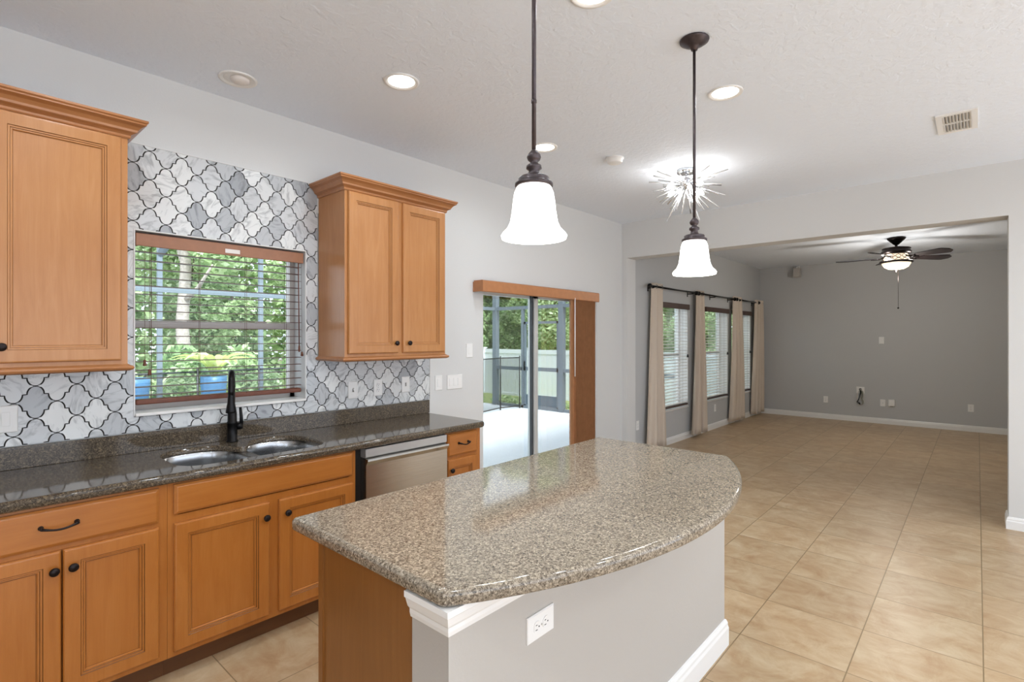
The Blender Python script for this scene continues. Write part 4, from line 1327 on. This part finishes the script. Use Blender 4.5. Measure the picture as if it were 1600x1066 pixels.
MB().lathe([(0.14, zk), (0.185, zk - 0.004), (0.192, zk - 0.016), (0.185, zk - 0.030), (0.165, zk - 0.034), (0.14, zk - 0.03)], (qx, qy, 0), 'z', 32, False, False).build('light_ring', 'bronze', t)
MB().lathe([(0.166, zk - 0.026), (0.160, zk - 0.045), (0.135, zk - 0.085), (0.09, zk - 0.11), (0.03, zk - 0.118), (0.001, zk - 0.119)], (qx, qy, 0), 'z', 32, False, True).build('glass_bowl', 'fan_glow', t)
MB().lathe([(0.001, zk - 0.115), (0.03, zk - 0.117), (0.026, zk - 0.126), (0.012, zk - 0.135), (0.009, zk - 0.150), (0.001, zk - 0.156)], (qx, qy, 0), 'z', 16).build('finial', 'bronze', t)
c_ = MB().tube([(qx + 0.02, qy - 0.02, zk - 0.03), (qx + 0.02, qy - 0.02, 1.90)], 0.0022, 5).build('pull_chain', 'bronze', t)
MB().ball((qx + 0.02, qy - 0.02, 1.892), 0.012, 10).build('bead', 'bronze', c_)
rgt = Vector((math.sin(YAW), -math.cos(YAW), 0)); fwd = Vector((math.cos(YAW), math.sin(YAW), 0))
zbld = zs - 0.040
for k2 in range(5):
    a = math.radians(3 + 72 * k2)
    d = rgt * math.cos(a) - fwd * math.sin(a)
    s = Vector((-d.y, d.x, 0))
    def bp(r, w, dz):
        p = Vector((qx, qy, zbld)) + d * r + s * w
        return Vector((p.x, p.y, p.z + dz - math.tan(math.radians(13)) * w))
    o = [(0.20, -0.044), (0.60, -0.083), (0.64, -0.080), (0.695, -0.035), (0.70, -0.025), (0.70, 0.025), (0.695, 0.035), (0.64, 0.080), (0.60, 0.083), (0.20, 0.044)]
    m = MB()
    m.rings([[bp(r, w, 0.006) for r, w in o], [bp(r, w, -0.004) for r, w in o]], True, True, False)
    bl = m.build('blade', 'fan_wood', t)
    m = MB().tube([Vector((qx, qy, zbld + 0.01)) + d * 0.135, bp(0.19, 0, -0.008), bp(0.26, 0, -0.010)], [0.012, 0.010, 0.010], 8)
    m.tube([bp(0.2, 0, -0.009), bp(0.28, 0.035, -0.008)], 0.007, 6); m.tube([bp(0.2, 0, -0.009), bp(0.28, -0.035, -0.008)], 0.007, 6)
    m.build('blade_iron', 'bronze', bl)
light('fan_lamp', 'POINT', (qx, qy, zk - 0.22), FAN_W, (1, 0.95, 0.88), t, 0.10)
light('fan_uplight', 'POINT', (qx, qy, zs - 0.30), 0.01, (1, 0.9, 0.76), t, 0.05)
for k2 in range(3):
    a = 2 * PI * k2 / 3 + 0.4
    light('fan_band_lamp', 'POINT', (qx + 0.215 * math.cos(a), qy + 0.215 * math.sin(a), zs - 0.03), FAN_W * 0.09, (1, 0.96, 0.90), t, 0.02)

# ------------------------------------------------------------------ outside
struct(MB().box(2.0 - 8, 8.72, 0.2, 9.0, -0.2, -0.03).build('deck', 'deck_concrete'))
struct(MB().box(-12, 18, -16, -6.4, -0.31, -0.03).build('bounce_terrace', 'deck_concrete'))  # unseen pale paving added to bounce daylight up to the ceiling
struct(MB().box(-20, 45, -16, 40, -0.5, -0.32).build('ground', 'soil'))
tag(MB().box(8.8, 24, 0.25, 30, -0.34, -0.22).build('lawn', 'grass_blades'), kind='structure')

# screen enclosure : end frame with door, back frame, joined as one structure
t = thing('pool_cage', (8.65, 3.0, -0.03), 'grey metal screen enclosure around the patio deck', 'screen enclosure')
GZ = -0.03
XE, YE = 8.65, 4.95
def post(x, y, w=0.03, h=3.2):
    MB().box(x - w, x + w, y - w, y + w, GZ, h).build('post', 'cage_metal', t)
for x, y in ((XE, YE), (XE, 3.10), (XE, 1.6), (XE, 0.35), (7.2, YE), (5.9, YE), (4.7, YE), (3.43, YE), (2.11, YE), (0.8, YE), (-0.5, YE)):
    post(x, y, 0.055 if (x, y) in ((XE, YE), (XE, 3.10)) else 0.028)
post(XE, 4.14, 0.03, 2.13)
m = MB()
m.box(XE - 0.035, XE + 0.035, 0.3, YE, 2.10, 2.17); m.box(XE - 0.035, XE + 0.035, 0.3, YE, 3.1, 3.2)
m.box(-1.5, XE, YE - 0.035, YE + 0.035, 2.10, 2.17); m.box(-1.5, XE, YE - 0.035, YE + 0.035, 3.1, 3.2)
m.box(XE - 0.03, XE + 0.03, 0.3, 3.10, 0.78, 0.85); m.box(XE - 0.03, XE + 0.03, 0.3, YE, GZ, 0.03)
m.box(XE - 0.03, XE + 0.03, 4.14, YE, 0.78, 0.85)
m.build('beam', 'cage_metal', t)
# sloping brace near the window
m = MB().tube([(2.11, YE, 2.6), (3.2, 3.4, 4.6)], 0.045, 8); m.build('brace', 'cage_metal', t)
d_ = MB()
dy0, dy1 = 3.17, 4.10
for a, b, c, e in ((dy0, dy0 + 0.05, 0.0, 1.83), (dy1 - 0.05, dy1, 0.0, 1.83), (dy0, dy1, 1.78, 1.83), (dy0, dy1, 0.78, 0.86), (dy0, dy1, 0.0, 0.05)):
    d_.box(XE - 0.02, XE + 0.02, a, b, c, e)
d_ = d_.build('door', 'cage_metal', t)
MB().box(XE - 0.008, XE + 0.008, dy0 + 0.05, dy1 - 0.05, 0.05, 0.27).build('kick_panel', 'kick_panel', d_)
MB().box(XE - 0.05, XE - 0.02, dy1 - 0.045, dy1 - 0.02, 0.86, 0.98).build('handle', 'black_plastic', d_)

# black mesh pool fence
t = thing('pool_fence', (4.0, 4.1, GZ), 'black mesh child-safety fence on slim posts across the deck', 'fence')
fpts = [(-0.4, 4.1), (0.5, 4.1), (1.4, 4.1), (2.3, 4.1), (3.05, 4.1), (3.9, 4.1), (4.8, 4.1), (5.7, 4.1), (6.6, 4.1), (7.35, 4.08), (8.03, 4.23), (8.54, 4.14)]
for (x, y) in fpts:
    MB().tube([(x, y, GZ), (x, y, 1.10)], 0.014, 8).build('post', 'black_plastic', t)
for (xa, ya), (xb, yb2) in zip(fpts, fpts[1:]):
    n_ = Vector((xb - xa, yb2 - ya, 0)).normalized()
    f0 = Vector((xa, ya, 0)) + n_ * 0.015; f1 = Vector((xb, yb2, 0)) - n_ * 0.015
    if xa >= 7.9: mat = None
    m = MB(); s_ = Vector((-n_.y, n_.x, 0)) * 0.0015
    q = [m.v(p) for p in (f0 + s_ + Vector((0, 0, 0.02)), f1 + s_ + Vector((0, 0, 0.02)), f1 + s_ + Vector((0, 0, 1.05)), f0 + s_ + Vector((0, 0, 1.05)))]
    m.f(q)
    m.build('mesh_panel', 'black_mesh', t)
    m = MB().tube([f0 + Vector((0, 0, 1.06)), f1 + Vector((0, 0, 1.06))], 0.012, 6); m.tube([f0 + Vector((0, 0, 0.02)), f1 + Vector((0, 0, 0.02))], 0.012, 6)
    m.build('binding', 'black_plastic', t)

# white vinyl fence of the side yard
t = thing('vinyl_fence', (11.6, 6, -0.3), 'white vinyl privacy fence beyond the screen door', 'fence')
for i in range(9):
    y = -0.9 + 1.83 * i
    m = MB().box(11.54, 11.66, y - 0.06, y + 0.06, -0.32, 1.16); m.box(11.525, 11.675, y - 0.075, y + 0.075, 1.16, 1.19); m.build('post', 'vinyl', t)
    if i < 8:
        m = MB()
        for k2 in range(11):
            ya = y + 0.062 + k2 * 0.155
            m.box(11.585, 11.615, ya, ya + 0.150, -0.25, 1.06, 0.004)
        m.build('boards', 'vinyl', t)
        m = MB().box(11.57, 11.63, y + 0.06, y + 1.77, 1.02, 1.14); m.box(11.57, 11.63, y + 0.06, y + 1.77, -0.27, -0.15); m.build('rail', 'vinyl', t)

# neighbour's house far behind the side fence
t = thing('neighbour_house', (22, 1, -0.3), 'pale neighbouring house with grey roof beyond the white fence', 'house')
MB().box(19, 27, -7, 3.1, -0.32, 2.9).build('walls', 'neighbour_wall', t)
MB().prism([(-7.5, 2.85), (3.6, 2.85), (-1.9, 5.2)], lambda u, q, tt: (tt, u, q), 18.6, 27.4).build('roof', 'neighbour_roof', t)
MB().box(18.97, 19.0, 0.6, 1.6, 0.9, 2.1).build('window', 'gasket', t)

# foliage
def leaves(m, c, rad, n, size, rnd, shell=0.55, long=1.7, droop=0.0):
    for _ in range(n):
        while True:
            p = Vector((rnd.uniform(-1, 1), rnd.uniform(-1, 1), rnd.uniform(-1, 1)))
            if p.length <= 1: break
        l = max(1e-3, p.length)
        p = p / l * (shell + (1 - shell) * l) if shell > 0 else p
        q = Vector(c) + Vector((p.x * rad[0], p.y * rad[1], p.z * rad[2]))
        d = Vector((rnd.gauss(0, 1), rnd.gauss(0, 1), rnd.gauss(0, 0.6) - droop)).normalized()
        u = d.cross(Vector((rnd.gauss(0, 1), rnd.gauss(0, 1), rnd.gauss(0, 1)))).normalized()
        sz = size * rnd.uniform(0.6, 1.35)
        a, b = d * sz * long * 0.5, u * sz * 0.5
        m.f([m.v(q - a), m.v(q + b * 0.9), m.v(q + a), m.v(q - b * 0.9)])
def tree(x, y, h, rad, n, label, leafm='leaf_green', bark='dark_bark', seed=0, size=0.11, low=0.9, group=None, lean=0.0, tr=0.10):
    rnd = random.Random(seed)
    t = thing('tree', (x, y, -0.32), label, 'tree', group)
    pts = [(x + lean * k2 / 6 + rnd.uniform(-0.05, 0.05), y + rnd.uniform(-0.05, 0.05), -0.32 + (h * 0.85) * k2 / 6) for k2 in range(7)]
    m = MB().tube(pts, [tr * (1 - 0.1 * k2) for k2 in range(7)], 9)
    tops = []
    for k2 in range(6):
        z = h * (0.3 + 0.1 * k2); a = rnd.uniform(0, 6.28)
        e = (x + lean * 0.5 + math.cos(a) * rad * 0.7, y + math.sin(a) * rad * 0.7, z + 0.7)
        b0 = (x + lean * (z / h) * 1.0, y, z)
        m.tube([b0, ((b0[0] + e[0]) / 2, (b0[1] + e[1]) / 2, z + 0.25), e], [tr * 0.4, tr * 0.3, tr * 0.12], 6)
        tops.append(e)
    m.build('trunk', bark, t)
    m = MB()
    k_ = 11
    for i in range(k_):
        a = rnd.uniform(0, 6.28); r = rad * rnd.uniform(0.1, 0.75)
        z = low + (h - low) * (i + 0.5) / k_
        rr = rad * rnd.uniform(0.42, 0.66)
        leaves(m, (x + lean * z / h + math.cos(a) * r, y + math.sin(a) * r, z), (rr, rr, rr * 0.75), n // k_, size, rnd, 0.35)
    m.build('crown', leafm, t)
    return t
LT = 'leafy tree of the green belt behind the screen enclosure'
GT = 'trees behind the screen enclosure'
# straight pale trunk seen through the kitchen window
tree(3.62, 9.1, 7.5, 1.3, 2200, 'tree with straight pale trunk behind the kitchen window, branch leaning out to the right', 'leaf_green', 'bark', 21, 0.12, 3.0, tr=0.15)
spots = [(0.3, 11.7), (4.6, 11.9), (8.4, 11.7), (3.6, 15.6), (7.0, 15.4), (10.4, 15.2), (13.4, 11.6), (14.7, 7.4), (16.3, 10.6), (18.0, 7.0), (14.2, 14.6), (20.2, 10.2), (18.4, 14.0), (17.0, 3.4), (22.2, 6.6), (12.2, 18.6), (16.3, 18.0), (20.4, 17.6), (24.2, 14.0), (24.4, 9.8)]
for i, (x, y) in enumerate(spots):
    far = x > 10
    tree(x, y, random.uniform(5.4, 6.8) + (2.0 if y > 15 or x > 22 else 0), random.uniform(1.3, 1.4), 15000, LT if not far else 'leafy tree beyond the white vinyl fence', 'leaf_green' if i % 3 else 'leaf_dark', 'dark_bark', 40 + i, 0.085 if y < 12 else 0.13, 0.5,
         GT if not far else 'trees beyond the vinyl fence', random.uniform(-0.4, 0.4))
rnd = random.Random(77)
m = MB()
for i in range(46000):
    u = rnd.random()
    # a belt of woods running behind the yards, from behind the kitchen to beyond the side fence
    x, y = (-3 + 30 * u / 0.62, 21.5) if u < 0.62 else (27 + 2.5 * (u - 0.62) / 0.38, 21.5 - 16 * (u - 0.62) / 0.38)
    top = 7.5 + 1.5 * math.sin(x * 0.9 + y) + 0.8 * math.sin(2.3 * x)
    q = Vector((x + rnd.uniform(-0.9, 0.9), y + rnd.uniform(-0.9, 0.9), rnd.uniform(-0.3, top)))
    d = Vector((rnd.gauss(0, 1), rnd.gauss(0, 1), rnd.gauss(0, 0.7))).normalized()
    w_ = d.cross(Vector((rnd.gauss(0, 1), rnd.gauss(0, 1), rnd.gauss(0, 1)))).normalized()
    sz = rnd.uniform(0.16, 0.34)
    m.f([m.v(q - d * sz * 0.8), m.v(q + w_ * sz * 0.45), m.v(q + d * sz * 0.8), m.v(q - w_ * sz * 0.45)])
tag(m.build('treeline', 'leaf_green', None, (12, 21, -0.3)), 'dense green belt of woods closing the view behind all the trees', 'woods', None, 'stuff')
def bush(name, x, y, z, rad, n, label, mat, seed, size=0.07, cat='shrub', group=None):
    rnd = random.Random(seed)
    t = thing(name, (x, y, z), label, cat, group)
    m = MB(); 
    for k2 in range(6):
        a = 6.28 * k2 / 6
        m.tube([(x, y, z), (x + math.cos(a) * rad[0] * 0.6, y + math.sin(a) * rad[1] * 0.6, z + rad[2] * 1.4)], [0.015, 0.006], 5)
    m.build('stem', 'dark_bark', t)
    m = MB(); leaves(m, (x, y, z + rad[2]), rad, n, size, rnd, 0.3); m.build('foliage', mat, t)
    return t
for i in range(9):
    x = 1.4 + i * 0.62
    bush('shrub', x, 5.75 + 0.25 * (i % 2), -0.32, (0.27, 0.27, 0.58 + 0.08 * (i % 3)), 900, 'pale flowering shrub in the bed behind the screen enclosure', 'leaf_pale' if i % 2 else 'leaf_green', 70 + i, 0.06, group='shrubs behind the screen enclosure')
for i in range(8):
    x = 0.8 + i * 1.12
    bush('shrub', x, 7.3 + 0.3 * (i % 2), -0.32, (0.46, 0.42, 0.85), 1100, 'tall green shrub in front of the tree line behind the screen enclosure', 'leaf_green' if i % 2 else 'leaf_dark', 90 + i, 0.09, group='tall shrubs before the tree line')
# blue pots with plants between fence and screen
def arching(name, x, y, z, n, L, w, label, mat, seed, cat='plant', up=0.75, trunk=None):
    rnd = random.Random(seed)
    t = thing(name, (x, y, z), label, cat)
    m = MB()
    for i in range(n):
        a = 2 * PI * i / n + rnd.uniform(-0.3, 0.3)
        l = L * rnd.uniform(0.7, 1.1); el = up * rnd.uniform(0.75, 1.2)
        d = Vector((math.cos(a), math.sin(a), 0)); s = Vector((-d.y, d.x, 0))
        prev = None
        for k2 in range(9):
            u = k2 / 8
            p = Vector((x, y, z)) + d * (l * u * math.cos(el * (1 - 0.6 * u))) + Vector((0, 0, l * (math.sin(el) * u - 0.55 * u * u * u)))
            ww = w * math.sin(PI * min(1, 0.12 + 0.88 * u)) * 0.5 + 0.004
            row = [m.v(p - s * ww + Vector((0, 0, ww * 0.5))), m.v(p), m.v(p + s * ww + Vector((0, 0, ww * 0.5)))]
            if prev:
                m.f([prev[0], prev[1], row[1], row[0]], True); m.f([prev[1], prev[2], row[2], row[1]], True)
            prev = row
    m.build('leaves', mat, t)
    if trunk is not None:
        MB().tube([(x, y, trunk), (x + 0.01, y, (trunk + z) / 2), (x, y, z + 0.02)], [0.05, 0.045, 0.04], 9).build('trunk', 'dark_bark', t)
    return t
def pot(x, y, r, h, label, mat='blue_pot', rim=None):
    t = thing('planter', (x, y, GZ), label, 'planter')
    MB().lathe([(0.001, GZ + 0.0005), (r * 0.72, GZ + 0.0005), (r * 0.95, GZ + h * 0.85), (r, GZ + h * 0.9), (r, GZ + h), (r * 0.9, GZ + h), (r * 0.88, GZ + h * 0.94), (0.001, GZ + h * 0.94)], (x, y, 0), 'z', 24).build('pot', mat, t)
    MB().lathe([(r * 0.87, GZ + h * 0.935), (r * 0.5, GZ + h * 0.965), (0.001, GZ + h * 0.97)], (x, y, 0), 'z', 20, True).build('soil', rim or 'soil', t)
    return t
P1, P2, P3 = (1.72, 4.5), (2.62, 4.5), (3.78, 4.5)
pot(*P1, 0.17, 1.02, 'blue planter with terracotta-coloured top left of the window cords', rim='terracotta')
pot(*P2, 0.16, 1.00, 'blue planter behind the faucet holding the yellow-green broad-leaf plant')
pot(*P3, 0.11, 1.06, 'narrow blue planter at the right of the kitchen window view')
arching('broadleaf_plant', P2[0], P2[1], 0.925, 10, 0.66, 0.125, 'yellow-green broad-leaf plant in the middle blue planter', 'leaf_yellow', 3, 'plant', 1.3)
for i, (x, y) in enumerate(((2.5, 6.5), (4.35, 6.55))):
    arching('fan_palm', x, y, 0.6, 26, 0.5, 0.035, 'spiky green palm between the flowering shrubs and the tall shrubs', 'leaf_green' if i % 2 else 'leaf_pale', 30 + i, 'palm', 1.1, -0.32)['group'] = 'palm clumps'
arching('fan_palm', 7.9, 5.9, 1.4, 30, 1.0, 0.035, 'spiky green palm behind the cage corner at the left of the sliding door view', 'leaf_dark', 55, 'palm', 1.0, -0.32)
# low plants and mulch beside the white fence
for i in range(7):
    bush('shrub', 9.6 + 0.25 * (i % 2), 3.6 + i * 0.75, -0.25, (0.3, 0.3, 0.14), 260, 'low ground-cover plant between the cage and the white fence', 'leaf_green', 120 + i, 0.05, group='ground cover by the fence')

# ------------------------------------------------------------------ tidy
for o in bpy.data.objects:
    if '_o' in o: del o['_o']
